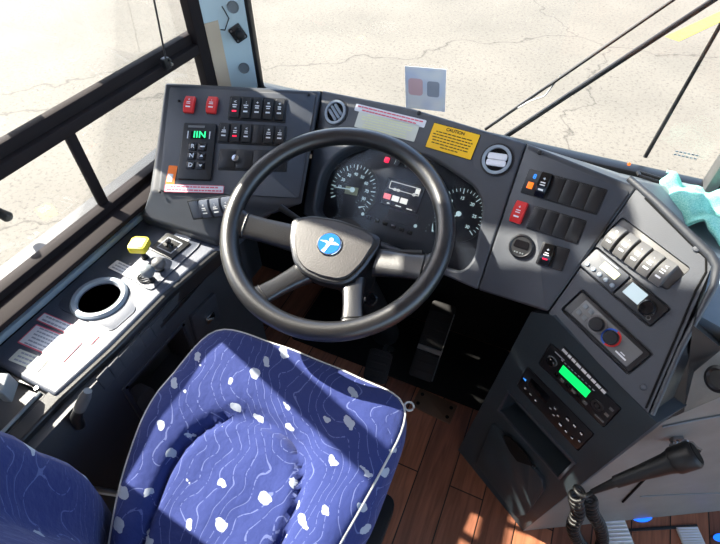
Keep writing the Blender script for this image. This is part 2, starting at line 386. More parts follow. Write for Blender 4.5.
# ------------------------------------------------------------------ surfaces of the cab, measured
ETL0 = V3((.103, .6591, .722)); ETR = V3((.2997, .5256, .701))
fE = plane3(atz(458, 450, 0), atz(523, 531, 0), V3((.1912, .596, .6424)), (543, 345), (618, 415))
fA = plane3(atz(165, 83, .90), atz(320, 90, .89), atz(152, 190, .76), (236, 106), (281, 109))
fC = plane3(atz(527, 143, .925), atz(638, 187, .925), ETL0, (519, 168), (607, 190))
C_BL = fC.hit(478, 290)
fB = plane3(atz(322, 90, .89), atz(527, 143, .925), C_BL, (336, 112), (497, 160))
fD = plane3(atz(638, 187, .925), ETR, ETL0, (612, 232), (662, 265))
fF = Frame(atz(523, 531, 0), atz(720, 511, 0)-atz(523, 531, 0), V3((0, 0, 1)).cross(atz(523, 531, 0)-atz(720, 511, 0)))
if fF.N.dot(CAM-fF.o) < 0: fF = Frame(fF.o, fF.U, -fF.N)
LZ = .66
fL = Frame((-.7, .3, LZ), (0, 1, 0), (0, 0, 1))       # left ledge, U forward
WX = -.645
fW = Frame((WX, .3, .5), (0, 1, 0), (1, 0, 0))          # lower side wall, faces the seat
WSY = 1.1

# ================================================================== SETTING
# pavement outside
g = MB(); g.grid([[(x, y, -.95) for x in (-30, 0, 30)] for y in (-30, 0, 40)])
link('ground', g, 'pavement', kind='structure')
# driver's platform floor
link('floor', wbox((-.95, -3, -.06), (1.5, 1.12, 0)), 'wood', kind='structure')
link('ceiling', wbox((-1.0, -3, 2.22), (1.6, 1.2, 2.28)), 'ceil', kind='structure')
link('wall_right', wbox((1.5, -3, -.06), (1.56, 0.0, .8)), 'ceil', kind='structure')
link('wall_back', wbox((-1.0, -3.05, -.06), (1.56, -3, 2.22)), 'ceil', kind='structure')
w = MB()
w.box(WORLD, (-.955, -.92, .33), (.05, 4.08, .76)); w.box(WORLD, (-.955, -.92, 2.20), (.05, 4.08, .06)); w.box(WORLD, (-.955, -.47, 1.45), (.05, 1.20, 1.5))
link('wall_left', w, 'lower', kind='structure')
link('wall_front', wbox((-.98, 1.13, -.95), (1.5, 1.17, .76)), 'frame', kind='structure')
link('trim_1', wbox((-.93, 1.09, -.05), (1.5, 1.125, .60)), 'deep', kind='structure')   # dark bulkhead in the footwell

# left window: glass panes in dark frames
FX = -.905
win = MB()
GL = lambda x, y: atx(x, y, FX)
zr1, zr0 = GL(100, 88).z, GL(100, 113).z
def bar(y0, y1, z0, z1, x0=FX-.012, x1=FX+.018): win.box(WORLD, ((x0+x1)/2, (y0+y1)/2, (z0+z1)/2), (x1-x0, y1-y0, z1-z0), .003)
zs = .735
bar(-.15, 1.02, zs-.06, zs)                    # bottom frame
G2 = lambda x, y, dx: atx(x, y, FX+dx)
bar(-.15, .985, G2(0, 182, .028).z, G2(0, 166, .028).z, FX-.012, FX+.028)    # horizontal rail, lower lip
bar(-.15, .985, G2(0, 166, .012).z, G2(0, 147, .012).z+.004, FX-.010, FX+.012)     # rail, upper sash
ym = G2(89.5, 172, .006).y
bar(ym-.012, ym+.012, zs, .93, FX-.006, FX+.006)                 # mullion of the lower panes
yj = G2(186, 28, .004).y
bar(yj, 1.006, zs, 2.18, FX+.004, FX+.03)         # front jamb
bar(-.15, 1.02, 2.12, 2.18)
bar(.10, .15, zs, 2.18)
link('window_1', win, 'frame', kind='structure')
gl = MB(); gl.box(WORLD, (FX, .44, 1.43), (.004, 1.16, 1.42)); link('window_2', gl, 'glass', kind='structure')
# sill board and grey wall trim beside the ledge
sl = MB(); sl.box(WORLD, (-.868, .42, .712), (.066, 1.2, .014), .004); link('trim_6', sl, 'frame', kind='structure')
tr = MB(); tr.box(WORLD, (-.895, .40, .667), (.066, 1.1, .018), .006); link('trim_2', tr, 'trim', kind='structure')

# windshield with its dark surround, base gasket and centre post
P = lambda x, y: aty(x, y, WSY)
ws = MB(); ws.box(WORLD, (.35, WSY+.02, 1.47), (2.3, .005, 1.42)); link('window_3', ws, 'glass', kind='structure')
gk = MB(); gk.box(WORLD, (.32, WSY+.005, .793), (2.26, .035, .014), .004)
gk.box(WORLD, (-.806, WSY+.0, 1.49), (.02, .018, 1.40), .003); gk.box(WORLD, (.32, WSY+.005, 2.19), (2.26, .035, .05), .004)
link('trim_3', gk, 'black', kind='structure')
cp = MB(); px0 = P(703, 183).x; cp.box(WORLD, (px0+.012, WSY-.005, 1.44), (.022, .05, 1.30), .004)
link('trim_4', cp, 'midgrey', kind='structure')
door = MB(); door.box(WORLD, (px0+.26, WSY+.035, 1.44), (.48, .02, 1.30), .004); link('door_1', door, 'black', kind='structure')
am = MB(); pa = P(629, 161.5); am.ball((pa.x, WSY-.014, pa.z+.002), .004); link('marker_lamp', am, 'amber', label='tiny amber lamp in the dark base strip of the windshield', cat='lamp')

# A pillar: beige side face and pale front face
pl = MB(); x0, x1, x2 = P(200, 20).x+.0, P(226, 40).x, P(244, 6).x
foot = [V3((-.882, 1.005, 0)), V3((-.861, 1.05, 0)), V3((-.806, 1.088, 0)), V3((-.806, 1.10, 0)), V3((-.925, 1.10, 0))]
pl.solid([p+V3((0, 0, .45)) for p in foot], V3((0, 0, 1.76)))
po = link('trim_7', pl, ['pillar', 'pillar_warm'], kind='structure')
bvl(po, .008)
# round holes/plugs in the pillar face
nf = V3((.0, 0, 1)).cross(foot[2]-foot[1]).normalized(); nf = nf if nf.dot(CAM-foot[1]) > 0 else -nf
fP = Frame(foot[1]+V3((0, 0, .9)), foot[2]-foot[1], nf)
for i, (x, y) in enumerate(((244, 68), (233, 7))):
    h = MB(); h.lathe(fP.at(x, y), [(.0001, .001), (.011, .001), (.014, .004), (.015, 0), (.0001, 0)], 24)
    link('hole_cap', h, 'grey', label=['grey round plug low on the pale corner pillar', 'grey round plug high on the pale corner pillar'][i], cat='plug', group='round plugs in the corner pillar')
pn = MB(); a, b, c_ = foot[0], foot[1], None
nn = V3((0, 0, 1)).cross(b-a).normalized(); nn = nn if nn.dot(CAM-a) > 0 else -nn
pn.solid([a+nn*.002+V3((0, 0, .75))+(b-a)*.1, b+nn*.002+V3((0, 0, .75))-(b-a)*.12, b+nn*.002+V3((0, 0, .985))-(b-a)*.12, a+nn*.002+V3((0, 0, .985))+(b-a)*.1], -nn*.002)
link('trim_5', pn, 'pillar_warm', kind='structure')
sm = MB(); sm.tube([fP.hit(222, 6)+fP.N*.001, fP.hit(229, 18)+fP.N*.003, fP.hit(225, 30)+fP.N*.001, fP.hit(205, 28)+fP.N*.001], .0015, 6)
link('pillar_cable', sm, 'black', label='thin black cable lying on the pale corner pillar', cat='cable')
# phone ball mount on the pillar
fm = fP.at(238, 33, 28, .0)
pm = thing('phone_mount', fm.o, 'black square mounting plate with ball screwed to the corner pillar', 'mount')
b = MB(); b.rbox(fm, (0, 0, .003), (.034, .040, .006), .004); link('base_plate', b, 'black', pm)
b = MB(); b.cyl(fm, (0, 0, .005), .006, .014); link('stem', b, 'black', pm)
b = MB(); b.ball(fm.w(.007, .002, .027), .0125); link('ball', b, 'rubber', pm)
for u in (-.011, .011):
    for v in (-.014, .014):
        b = MB(); b.cyl(fm, (u, v, .006), .0028, .0015, 10); link('screw', b, 'steel', pm)

# shade cord on the left window with its bracket
y_c = GL(167, 62).y
ct = thing('pull_rod', GL(167, 62), 'thin black rod rising from a clip on the left window rail', 'rod')
p0 = atx(166, 60, FX+.036); p1 = atx(155, 5, FX+.036); p2 = p1+(p1-p0)*1.5
b = MB(); b.tube([p0, p1, p2], .0022, 8); link('rod', b, 'black', ct)
b = MB(); fr = Frame(p0, (0, 1, 0), (1, 0, 0)); b.rbox(fr, (0, -.008, -.002), (.018, .026, .012), .003); b.cyl(fr, (.006, -.002, .003), .0035, .005, 10); link('clip', b, 'black', ct)
b = MB(); b.cyl(fr, (.008, -.012, .004), .0035, .004, 10); link('screw', b, 'steel', ct)

# ================================================================== exterior objects
yl = MB(); a = atz(672, 39, -.95); b_ = atz(726, 14, -.95); d = (b_-a).normalized(); n = V3((-d.y, d.x, 0))
yl.solid([a+n*.09+V3((0, 0, .004)), a-n*.09+V3((0, 0, .004)), b_+d*2-n*.09+V3((0, 0, .004)), b_+d*2+n*.09+V3((0, 0, .004))], V3((0, 0, -.003)))
link('parking_line', yl, plastic('line_paint', (205, 180, 70), .8, .2, 0), label='faded yellow painted line on the pavement at upper right', cat='line')
# wipers beyond the glass
WY = 1.165
def ext(p, q, k): return p+(q-p)*k
def wiper(name, a, b, label, r, hose=False):
    p, q = aty(*a, WY), aty(*b, WY); q = ext(p, q, 1.5); p = ext(p, q, -.08)
    t = thing(name, p, label, 'wiper', 'windshield wipers')
    d = (q-p).normalized()
    m_ = MB(); m_.tube([p, p+(q-p)*.5, q], [r, r*.8, r*.6], 8); link('arm', m_, 'black', t)
    m_ = MB(); n_ = V3((-d.z, 0, d.x))
    m_.tube([p+(q-p)*.30+n_*.002+V3((0, -.012, 0)), q+n_*.002+V3((0, -.012, 0))], r*.7, 6); link('blade', m_, 'rubber', t)
    if hose:
        h0, h1 = aty(518, 108, WY-.01), aty(560, 76, WY-.01); mid = aty(545, 96, WY-.012); m3 = aty(530, 101, WY-.012)
        m_ = MB(); m_.tube([h0, m3, mid, h1], .0016, 6); link('washer_hose', m_, 'steel', t)
    return t
wiper('windshield_wiper', (500, 119), (665, 5), 'slimmer left wiper arm carrying a thin washer hose', .0045, True)
wiper('windshield_wiper', (517, 129), (705, 5), 'thicker dark wiper arm just right of the hose wiper', .007)
wiper('windshield_wiper', (652, 145), (722, 22), 'rightmost wiper, short and steep, near the centre post', .005)
# sticker on the windshield
fS = Frame((0, WSY+.012, 1), (1, 0, 0), (0, -1, 0))
sf, sw, sh = fS.sub([(406, 72), (446, 76), (445, 106), (405, 102)])
st = thing('windshield_sticker', sf.o, 'pale blue blurred sticker with a red patch on the windshield', 'sticker')
b = MB(); b.box(sf, (0, 0, 0), (sw, sh+.03, .001)); link('backing', b, 'decal', st)
b = MB(); b.rbox(sf, (-sw*.24, .004, .0008), (sw*.36, sh*.55, .0006), .008, b=0); link('red_patch', b, 'redfade', st, label='faded red patch')
b = MB(); b.rbox(sf, (sw*.2, .002, .0008), (sw*.3, sh*.5, .0006), .006, b=0); link('grey_patch', b, 'greyink', st, label='grey patch')
gm = MB(); gf = fS.at(686, 155, 0, 0)
for r_ in range(2):
    for k in range(6): gm.box(gf, (-.02+k*.008, .004-r_*.008, 0), (.006, .003, .0006))
link('glazing_stamp', gm, 'greyink', label='faint etched stamp low on the windshield above the towel', cat='stamp')

# unseen mirror-shaped blockers, added and sized to shade seat and dash
mt = thing('shade_blocker', (-1.3, .85, 1.2), 'unseen mirror-shaped shade blocker added left of the driver window', 'blocker')
fM = Frame((-1.30, .855, 1.39), (1, 0, 0), (0, -1, 0))
b = MB(); b.rbox(fM, (0, 0, 0), (.24, .58, .24), .05, b=.02); link('main_blocker', b, 'black', mt)
b = MB(); b.rbox(fM, (0, 0, .122), (.20, .52, .004), .03); link('blocker_plate', b, 'chrome', mt)
b = MB(); b.rbox(Frame((-1.28, .752, 2.05), (1, 0, 0), (0, -1, 0)), (0, 0, 0), (.24, .45, .216), .04, b=.02); link('upper_blocker', b, 'black', mt)  # added box, keeps sun off the lower control pod and tower
b = MB(); b.rbox(Frame((-1.2, 1.0, 1.83), (1, 0, 0), (0, -1, 0)), (0, 0, 0), (.2, .41, .17), .04, b=.02); link('front_blocker', b, 'black', mt)  # added box, keeps sun off the right switch panel
b = MB(); b.tube([(-1.3, .88, 1.6), (-1.28, .93, 1.72)], .02, 10); b.tube([(-1.28, .80, 2.0), (-1.22, .97, 1.96)], .02, 10); b.tube([(-1.2, 1.0, 1.7), (-.985, 1.09, 1.7)], .02, 10); link('blocker_arm', b, 'black', mt)
sa = V3((-1.10, .522, 1.115)); sb = V3((-1.10, .355, 1.74))
b = MB(); b.solid([sa+V3((0, -.036, 0)), sa+V3((0, .036, 0)), sb+V3((0, .030, 0)), sb+V3((0, -.030, 0))], V3((-.02, 0, 0)), .004); b.tube([sb, sb+V3((-.06, .15, .14)), (-1.28, .75, 1.98)], .014, 8); link('stripe_blocker', b, 'black', mt)  # added slanted post, casts the diagonal stripe on the seat
# dark knob outside, far left
kb = MB(); p = atx(0, 213, -1.02); q = atx(8, 217, -1.02); kb.tube([p+(p-q)*3, p, q, q+(q-p)*.25], [.009, .010, .012, .008], 12)
link('window_latch', kb, 'rubber', label='black rounded rod end outside the glass at far left', cat='rod')

# ================================================================== DASH
OFF = V3((0, .11, -.10))
SHELL = 'dash_shell'
def inset_poly(pts, d):
    """shrink a uv polygon by d"""
    n = len(pts); out = []; area = sum(pts[i][0]*pts[(i+1) % n][1]-pts[(i+1) % n][0]*pts[i][1] for i in range(n))
    sgn = 1 if area > 0 else -1; ds = d if isinstance(d, (list, tuple)) else [d]*n
    for i in range(n):
        p, a, c = V3((*pts[i], 0)), V3((*pts[i-1], 0)), V3((*pts[(i+1) % n], 0))
        e1, e2 = (p-a).normalized(), (c-p).normalized()
        n1, n2 = V3((-e1.y, e1.x, 0))*sgn, V3((-e2.y, e2.x, 0))*sgn
        d1, d2 = ds[i-1], ds[i]
        det = n1.x*n2.y-n1.y*n2.x
        if abs(det) < 1e-4: q = p+n1*d1
        else:
            k1, k2 = n1.dot(p)+d1, n2.dot(p)+d2
            q = V3(((k1*n2.y-k2*n1.y)/det, (n1.x*k2-n2.x*k1)/det, 0))
        out.append((q.x, q.y))
    return out
def rounded(pts, r, seg=5):
    n = len(pts); out = []; rr = r if isinstance(r, (list, tuple)) else [r]*n
    for i in range(n):
        p, a, c = V3((*pts[i], 0)), V3((*pts[i-1], 0)), V3((*pts[(i+1) % n], 0))
        k = rr[i]
        if k <= 0: out.append(pts[i]); continue
        da, dc = (a-p), (c-p); k = min(k, da.length*.45, dc.length*.45)
        s0, s1 = p+da.normalized()*k, p+dc.normalized()*k
        for j in range(seg+1):
            t = j/seg; q = s0*(1-t)**2+p*2*t*(1-t)+s1*t*t; out.append((q.x, q.y))
    return out
def uvs(fr, px): return [fr.uv(*p) for p in px]

def rocker(parent, fr, su, sv, h=.009, mat='black', tilt=0, led='white', legend=True, name='rocker_switch', lmat='white', label=None, marks=3):
    pr = []
    for k in range(9):
        v = -sv/2+sv*k/8; t = 2*v/sv
        pr.append((v, h*(.55+.45*(1-t*t))+tilt*v))
    m_ = MB()
    prof = [(-sv/2, -.004)]+pr+[(sv/2, -.004)]
    us = [(-su/2, .0015), (-su/2+.0012, 0), (su/2-.0012, 0), (su/2, .0015)]
    m_.loft([[fr.w(u, v*(1-2*i/sv), w_-(i if w_ > 0 else 0)) for v, w_ in prof] for u, i in us])
    o = link(name, m_, mat, parent, label=label)
    top = lambda v: h*(.55+.45*(1-(2*v/sv)**2))+tilt*v+.0003
    if legend:
        m_ = MB()
        random.seed(hash((round(fr.o.x, 3), round(fr.o.y, 3))) % 1000)
        m_.text(random.choice('=<+:'), fr.off(0, sv*.22, top(sv*.22)), sv*.2, .0002)
        for k in range(marks-1): m_.box(fr, (0, sv*(.07-.10*k), top(sv*(.07-.1*k))), (su*random.uniform(.3, .5), sv*.045, .0004))
        link('legend', m_, lmat, o)
        m_ = MB(); m_.box(fr, (0, -sv*.22, top(-sv*.22)), (su*.45, sv*.07, .0006)); link('indicator', m_, led, o, label='red indicator bar' if led == 'redlamp' else None)
    return o
def screw(parent, fr, x, y, r=.004, mat='black', w=0, name='screw_cap'):
    m_ = MB(); f = fr.at(x, y, 0, w); m_.lathe(f, [(r, 0), (r, .0015), (r*.75, .003), (.0001, .0035)], 16); return link(name, m_, mat, parent)
def sticker(parent, fr, quad, mat, name, label=None, w=.0006, border=None, lines=0, lmat='greyink', lw=.55, bw=.002, rows=None):
    f, sw, sh = fr.sub(quad, w); m_ = MB(); m_.rbox(f, (0, 0, 0), (sw, sh, .0006), .002, 3, 0)
    o = link(name, m_, border or mat, parent, label=label)
    if border:
        m_ = MB(); m_.rbox(f, (0, 0, .0004), (sw-2*bw, sh-2*bw, .0006), .0015, 3, 0); link('face', m_, mat, o)
    if lines:
        m_ = MB()
        for k in range(lines):
            v = sh*(.5-(k+.7)/(lines+.4)); ww = sw*lw*random.uniform(.85, 1.1); u = -ww/2
            while u < ww/2:
                q = random.uniform(.004, .012)*min(1, sw/.06); q = min(q, ww/2-u)
                m_.box(f, (u+q/2, v, .0009), (q, sh/(lines+.4)*.42, .0004)); u += q+.0016
        link('print', m_, lmat, o)
    return o, f, sw, sh

# ---- A: left switch pod
pxA = [(165, 83), (320, 90), (300, 212), (224, 200), (152, 190)]
pod = thing('switch_pod', fA.hit(225, 150)-V3((0, 0, .12)), 'dark angled switch pod between the left window and the gauge cluster', 'dashboard')
TLa, TRa = fA.hit(164, 82), fA.hit(321, 90); FLa, FRa = fA.hit(151, 192), fA.hit(303, 206)
LIPa, LIPb, LIPc = atz(140, 217, .69), atz(216, 240, .69), atz(252, 216, .70)
m_ = MB()
m_.loft([[TLa+V3((-.0, .09, -.10)), TLa, FLa, LIPa, LIPa+V3((0, .006, -.03)), LIPa+V3((0, .16, -.03))],
         [TLa.lerp(TRa, .5)+V3((0, .09, -.10)), TLa.lerp(TRa, .5), FLa.lerp(FRa, .5), LIPb, LIPb+V3((0, .006, -.03)), LIPb+V3((0, .16, -.03))],
         [TRa+V3((0, .05, -.10)), TRa, FRa, LIPc.lerp(FRa, .35), LIPc.lerp(FRa, .35)+V3((0, .006, -.016)), LIPc+V3((0, .10, -.014))]])
so = link('shell', m_, SHELL, pod); bvl(so, .008, 3, 18)
pu = rounded(inset_poly(uvs(fA, [(166, 84), (318, 92), (300, 200), (154, 192)]), [.009, .004, .004, .011]), [.006, .004, .006, .01])
m_ = MB(); m_.prism(fA, pu, -.002, .0025, .0012); link('face_panel', m_, 'dash', pod)
fa = fA.off(0, 0, .0025)
for x, y in ((179, 101), (309, 95), (160, 192)): screw(pod, fa, x, y, .0035)
# red guarded switches
for (x, y, lb) in ((190, 105.5, 'red rocker with crosshatched legend'), (212.5, 106, 'red rocker with three line legend')):
    rocker(pod, fa.at(x, y, -1), .024, .042, .012, 'red', led='white', lmat='sticker', label=lb, marks=3)
def bank(parent, fr, quad, depth=.002, mat='black', name='switch_frame'):
    f, sw, sh = fr.sub(quad); m_ = MB(); m_.rbox(f, (0, 0, depth/2), (sw, sh, depth), .003, 3, .0008); link(name, m_, mat, parent); return f.off(0, 0, depth), sw, sh
f1, w1, h1 = bank(pod, fa, [(229, 96), (287, 99), (286, 123), (229, 120)])
for k in range(5): rocker(pod, f1.off(w1*(k-2)*.193, 0), w1*.165, h1*.86, .007, led='redlamp' if k == 0 else 'white')
f2, w2, h2 = bank(pod, fa, [(219, 123), (287, 126), (286, 147), (218, 143)])
for k in (0, 1, 2, 4, 5): rocker(pod, f2.off(w2*(k-2.5)*.163, 0), w2*.138, h2*.86, .007, led='redlamp' if k == 1 else 'white')
m_ = MB(); m_.box(f2, (w2*.5*.163, 0, .0008), (w2*.14, h2*.84, .002), .001); link('blank_plate', m_, 'black', pod)
f3, w3, h3 = bank(pod, fa, [(219, 149), (288, 151), (287, 172), (218, 170)])
for k in range(4):
    m_ = MB(); m_.box(f3, (w3*(k-1.5)*.245, 0, .0008), (w3*.225, h3*.84, .002), .001); link('blank_plate', m_, 'black', pod)
m_ = MB(); fk = f3.off(-w3*.24, 0, .001); m_.lathe(fk, [(.0095, 0), (.0095, .006), (.008, .009), (.0001, .0095)], 24); ko = link('key_switch', m_, 'chrome', pod, label='chrome key lock')
m_ = MB(); m_.box(fk, (0, 0, .0095), (.0016, .008, .001)); link('key_slot', m_, 'deep', ko)
# gear selector keypad: its own unit
gs_f, gw, gh = fa.sub([(181, 124), (215, 125), (214, 181), (182, 180)])
gs = thing('gear_selector', gs_f.o, 'black keypad gear selector with green N display on the left pod', 'gear selector')
m_ = MB(); m_.rbox(gs_f, (0, 0, .0035), (gw, gh, .007), .004, 4, .0015); link('body', m_, 'black', gs)
gt = gs_f.off(0, 0, .007)
m_ = MB(); m_.box(gt, (0, gh*.28, .0005), (gw*.48, gh*.13, .001)); do = link('display', m_, 'deep', gs)
m_ = MB(); m_.text('1', gt.off(-gw*.13, gh*.28, .0014), gh*.16, .0002); m_.text('1', gt.off(-gw*.05, gh*.28, .0014), gh*.16, .0002); m_.text('N', gt.off(gw*.11, gh*.28, .0014), gh*.16, .0002); link('digits', m_, 'greendig', do, label='glowing green digits')
m_ = MB()
for u in (-.33, .33): m_.box(gt, (gw*u, gh*.28, .0006), (gw*.025, gh*.13, .001))
link('bracket_mark', m_, 'white', gs)
m_ = MB(); m_.box(gt, (-gw*.1, gh*.43, .0004), (gw*.5, gh*.04, .0008)); link('top_print', m_, 'midgrey', gs)
for r_, row in enumerate((('R', '-'), ('N', '^'), ('D', 'v'))):
    for c2, ch in enumerate(row):
        fk = gt.off(gw*(-.14+.30*c2), gh*(.07-.165*r_))
        m_ = MB(); m_.rbox(fk, (0, 0, .001), (gw*.25, gh*.135, .002), .002, 4, .0006); bo = link('button', m_, 'black_gloss', gs)
        m_ = MB()
        if ch == '^': m_.prism(fk.off(0, 0, .0021), [(-.004, -.002), (.004, -.002), (0, .004)], 0, .0004)
        elif ch == 'v': m_.prism(fk.off(0, 0, .0021), [(-.004, .002), (0, -.004), (.004, .002)], 0, .0004)
        elif ch == '-': m_.box(fk, (0, 0, .0022), (.011, .003, .0004))
        else: m_.text(ch, fk.off(0, 0, .0022), gh*.10, .0002)
        link('legend', m_, 'white', bo)
# orange tag and red-lettered strip
o, f, a_, b_ = sticker(pod, fa, [(167.5, 165.5), (176, 166), (176, 185), (167, 184)], 'orange', 'orange_tag', 'orange tag with a pale print'); 
m_ = MB(); m_.rbox(f, (-a_*.1, -b_*.16, .0006), (a_*.6, b_*.42, .0006), .001); link('print', m_, 'sticker', o)
sticker(pod, fa, [(165, 184), (224, 186), (224, 193.5), (164.5, 192)], 'sticker', 'warning_strip', 'narrow pink bordered strip with two lines of small red print', border='pink', lines=2, lmat='pink', lw=.88, bw=.0015)
# three switches on the lower shelf of the pod
nS = (LIPb-LIPa).cross(FLa-LIPa).normalized(); nS = nS if nS.z > 0 else -nS
fSh = Frame(LIPa, LIPb-LIPa, nS)
f4, w4, h4 = bank(pod, fSh.off(0, 0, .001), [(190.5, 201), (236, 194), (236, 215), (190.5, 219)])
for k in range(4):
    if k == 0: m_ = MB(); m_.box(f4, (-w4*.37, 0, .0008), (w4*.2, h4*.84, .002), .001); link('blank_plate', m_, 'ledge', pod)
    else: rocker(pod, f4.off(w4*(k-1.5)*.245, 0), w4*.21, h4*.86, .010, 'ledge')

# ---- B: gauge binnacle
bin_ = thing('gauge_cluster', fB.hit(400, 190)-V3((0, 0, .1)), 'dark instrument binnacle with dials and screen behind the steering wheel', 'gauge cluster')
Bq = [fB.hit(321.5, 90), fB.hit(420, 111), fB.hit(527, 143), C_BL, fB.hit(302, 214)]
Bq[1] = Bq[0].lerp(Bq[2], .48)+V3((0, .012, .004))
Bq[1] -= fB.N*((Bq[1]-fB.o).dot(fB.N))
m_ = MB(); m_.solid(Bq, OFF); bs = link('shell', m_, 'dash', bin_)
rec = [(341, 150), (375, 141), (432, 158), (474, 186), (483, 205), (474, 258), (462, 272), (440, 266), (328, 221), (313, 212), (321, 170)]
ruv = rounded(uvs(fB, rec), .03, 4)
k_ = MB(); k_.prism(fB, ruv, -.045, .03); cut(bs, k_); bvl(bs, .006, 3, 30)
# recessed face of the instrument panel
face = rounded(inset_poly(uvs(fB, rec), -.001), .03, 4)
m_ = MB(); m_.prism(fB, face, -.05, -.040); link('instrument_face', m_, 'dial', bin_)
ff = fB.off(0, 0, -.040)
def dial(nm, cx, cy, rad, a0, a1, nt_, nd, needle, lens=True, lab=None, nums=None):
    f = ff.at(cx, cy); d_ = []
    m_ = MB(); m_.cyl(f, (0, 0, 0), rad*1.1, .0012, 40); do = link(nm, m_, 'dial', bin_, label=lab)
    m_ = MB()
    for k in range(nt_):
        a = R(a0+(a1-a0)*k/(nt_-1)); big = k % nd == 0
        r0, r1 = rad*(.80 if big else .88), rad*1.0; rm = (r0+r1)/2
        m_.box(Frame(f.w(math.cos(a)*rm, math.sin(a)*rm, .0016), f.U*math.cos(a)+f.V*math.sin(a), f.N), (0, 0, 0), (r1-r0, rad*(.035 if big else .02), .0006))
        if nums and big and k//nd < len(nums): m_.text(nums[k//nd], f.off(math.cos(a)*rad*.62, math.sin(a)*rad*.62, .0016), rad*.17, .0002)
    link('scale_marks', m_, 'tick', do)
    a = R(needle); m_ = MB(); e = Frame(f.w(math.cos(a)*rad*.33, math.sin(a)*rad*.33, .004), f.U*math.cos(a)+f.V*math.sin(a), f.N)
    m_.prism(e, [(-rad*.33, -.0015), (rad*.52, -.0006), (rad*.52, .0006), (-rad*.33, .0015)], 0, .001); m_.cyl(f, (0, 0, .0012), rad*.10, .004, 20)
    link('needle', m_, 'black' if nm == 'right_dial' else 'tick', do)
dial('speed_dial', 353, 190, .062, 215, -35, 27, 3, 190, lab='round speed dial at the left', nums=['', '10', '20', '30', '40', '50', '60', '70', '80'])
dial('rev_dial', 459, 214, .056, 235, -35, 31, 5, 235, lab='round dial at the right', nums=['', '5', '10', '15', '20', '25', '30'])
dial('fuel_dial', 360, 207.5, .018, 150, 20, 6, 2, 25)
dial('pressure_dial', 433, 231, .018, 200, 60, 6, 2, 110)
m_ = MB(); f, a_, b_ = ff.sub([(346, 186), (358.5, 188), (357.5, 196), (345, 193.5)], .0014); m_.box(f, (0, 0, 0), (a_, b_, .001)); link('odometer_display', m_, 'lcd', bin_, label='small greenish odometer screen')
m_ = MB(); m_.prism(fB, rounded(inset_poly(uvs(fB, rec), .001), .03, 4), -.022, -.020); link('lens', m_, 'gauge_glass', bin_, label='clear lens over the dials')
# telltale row
for k in range(5):
    m_ = MB(); f = ff.at(387+k*10.5, 160+k*2.6, 0, .0008); m_.box(f, (0, 0, 0), (.0125, .0125, .001), .0005)
    link('warning_lamp', m_, 'redlamp' if k == 0 else 'screen', bin_, label='lit red warning lamp' if k == 0 else None)
    if k: 
        m_ = MB(); m_.box(f, (-.006, 0, .0006), (.0006, .010, .0004)); link('divider', m_, 'tick', bin_)
# centre screen with bus outline
sf, sw, sh = ff.sub([(389, 177), (425, 187), (418, 214), (381, 203)], .001)
m_ = MB(); m_.box(sf, (0, 0, 0), (sw, sh, .002)); so = link('centre_screen', m_, 'screen', bin_, label='dark centre screen showing a bus outline')
m_ = MB(); e = sf.off(0, 0, .0014)
bw_, bh_ = sw*.80, sh*.26; cy = sh*.25; lw_ = .0012
m_.box(e, (0, cy+bh_/2, 0), (bw_, lw_, .0004)); m_.box(e, (0, cy-bh_/2, 0), (bw_, lw_, .0004)); m_.box(e, (-bw_/2, cy, 0), (lw_, bh_, .0004)); m_.box(e, (bw_/2, cy, 0), (lw_, bh_, .0004))
for u in (-.24, -.14, .28): m_.ring(e, (sw*u, cy-bh_/2), .0022, .0036, 0, .0006, 14)
m_.box(e, (bw_*.43, cy+bh_*.05, .0002), (bw_*.13, bh_*.7, .0004)); link('bus_outline', m_, 'icon', so)
for k in range(3):
    m_ = MB(); m_.rbox(e, (sw*(-.38+.23*k), -sh*.20, 0), (sw*.19, sh*.20, .0006), .001, 3, 0); link('screen_icon', m_, 'iconpink' if k == 0 else 'icon', so, label='pink icon tile' if k == 0 else None)
m_ = MB()
for k, u in enumerate((-.30, -.06, .02, .24, .32)): m_.box(e, (sw*u, -sh*.43, 0), (sw*.07, sh*.035, .0004))
link('readout', m_, 'icon', so)
# lower lcd and button row
for k in range(6):
    m_ = MB(); f = ff.at(369+k*8.2, 217.5+k*3.05, 0, .001); m_.rbox(f, (0, 0, .0015), (.0125, .009, .004), .0015, 3, .0006); link('cluster_button', m_, 'black_gloss', bin_)
m_ = MB(); f, a_, b_ = ff.sub([(389, 208), (418, 216), (416, 228), (387, 219)], .0008); m_.box(f, (0, 0, 0), (a_, b_, .001)); link('lower_display', m_, 'screen', bin_)
for x, y in ((363, 214), (415.5, 226)):
    m_ = MB(); m_.cyl(ff.at(x, y), (0, 0, .0005), .004, .0012, 16); link('symbol_lamp', m_, 'tick', bin_)
# vents
def vent(x, y, r, ang, label, tip):
    f = fB.at(x, y, ang)
    m_ = MB(); m_.ring(f, (0, 0), r*.80, r, -.002, .006, 36); vo = link('air_vent', m_, 'vent', bin_, label=label)
    m_ = MB(); m_.cyl(f, (0, 0, -.004), r*.8, .005, 30); link('throat', m_, 'deep', vo)
    m_ = MB(); m_.ring(f, (0, 0), r*1.0, r*1.14, -.002, .002, 36); link('bezel', m_, 'black', vo)
    for k, v in enumerate((-.42, 0, .42) if tip else (-.28, .28)):
        hw = r*.78*math.sqrt(max(.05, 1-(v*1.05)**2)); m_ = MB(); e = f.off(0, v*r*.8, .003)
        ff2 = Frame(e.o, f.U, (f.N+f.V*(.5 if tip else .15)))
        m_.rbox(ff2, (0, 0, 0), (hw*1.8, r*(.24 if tip else .44), .004), .004, 4, .001); link('slat', m_, 'vent' if tip else 'sticker', vo)
vent(336, 112.5, .0285, -35, 'left round air vent with slanted slats', True)
vent(497, 160, .0295, 8, 'right round air vent with level slats', False)
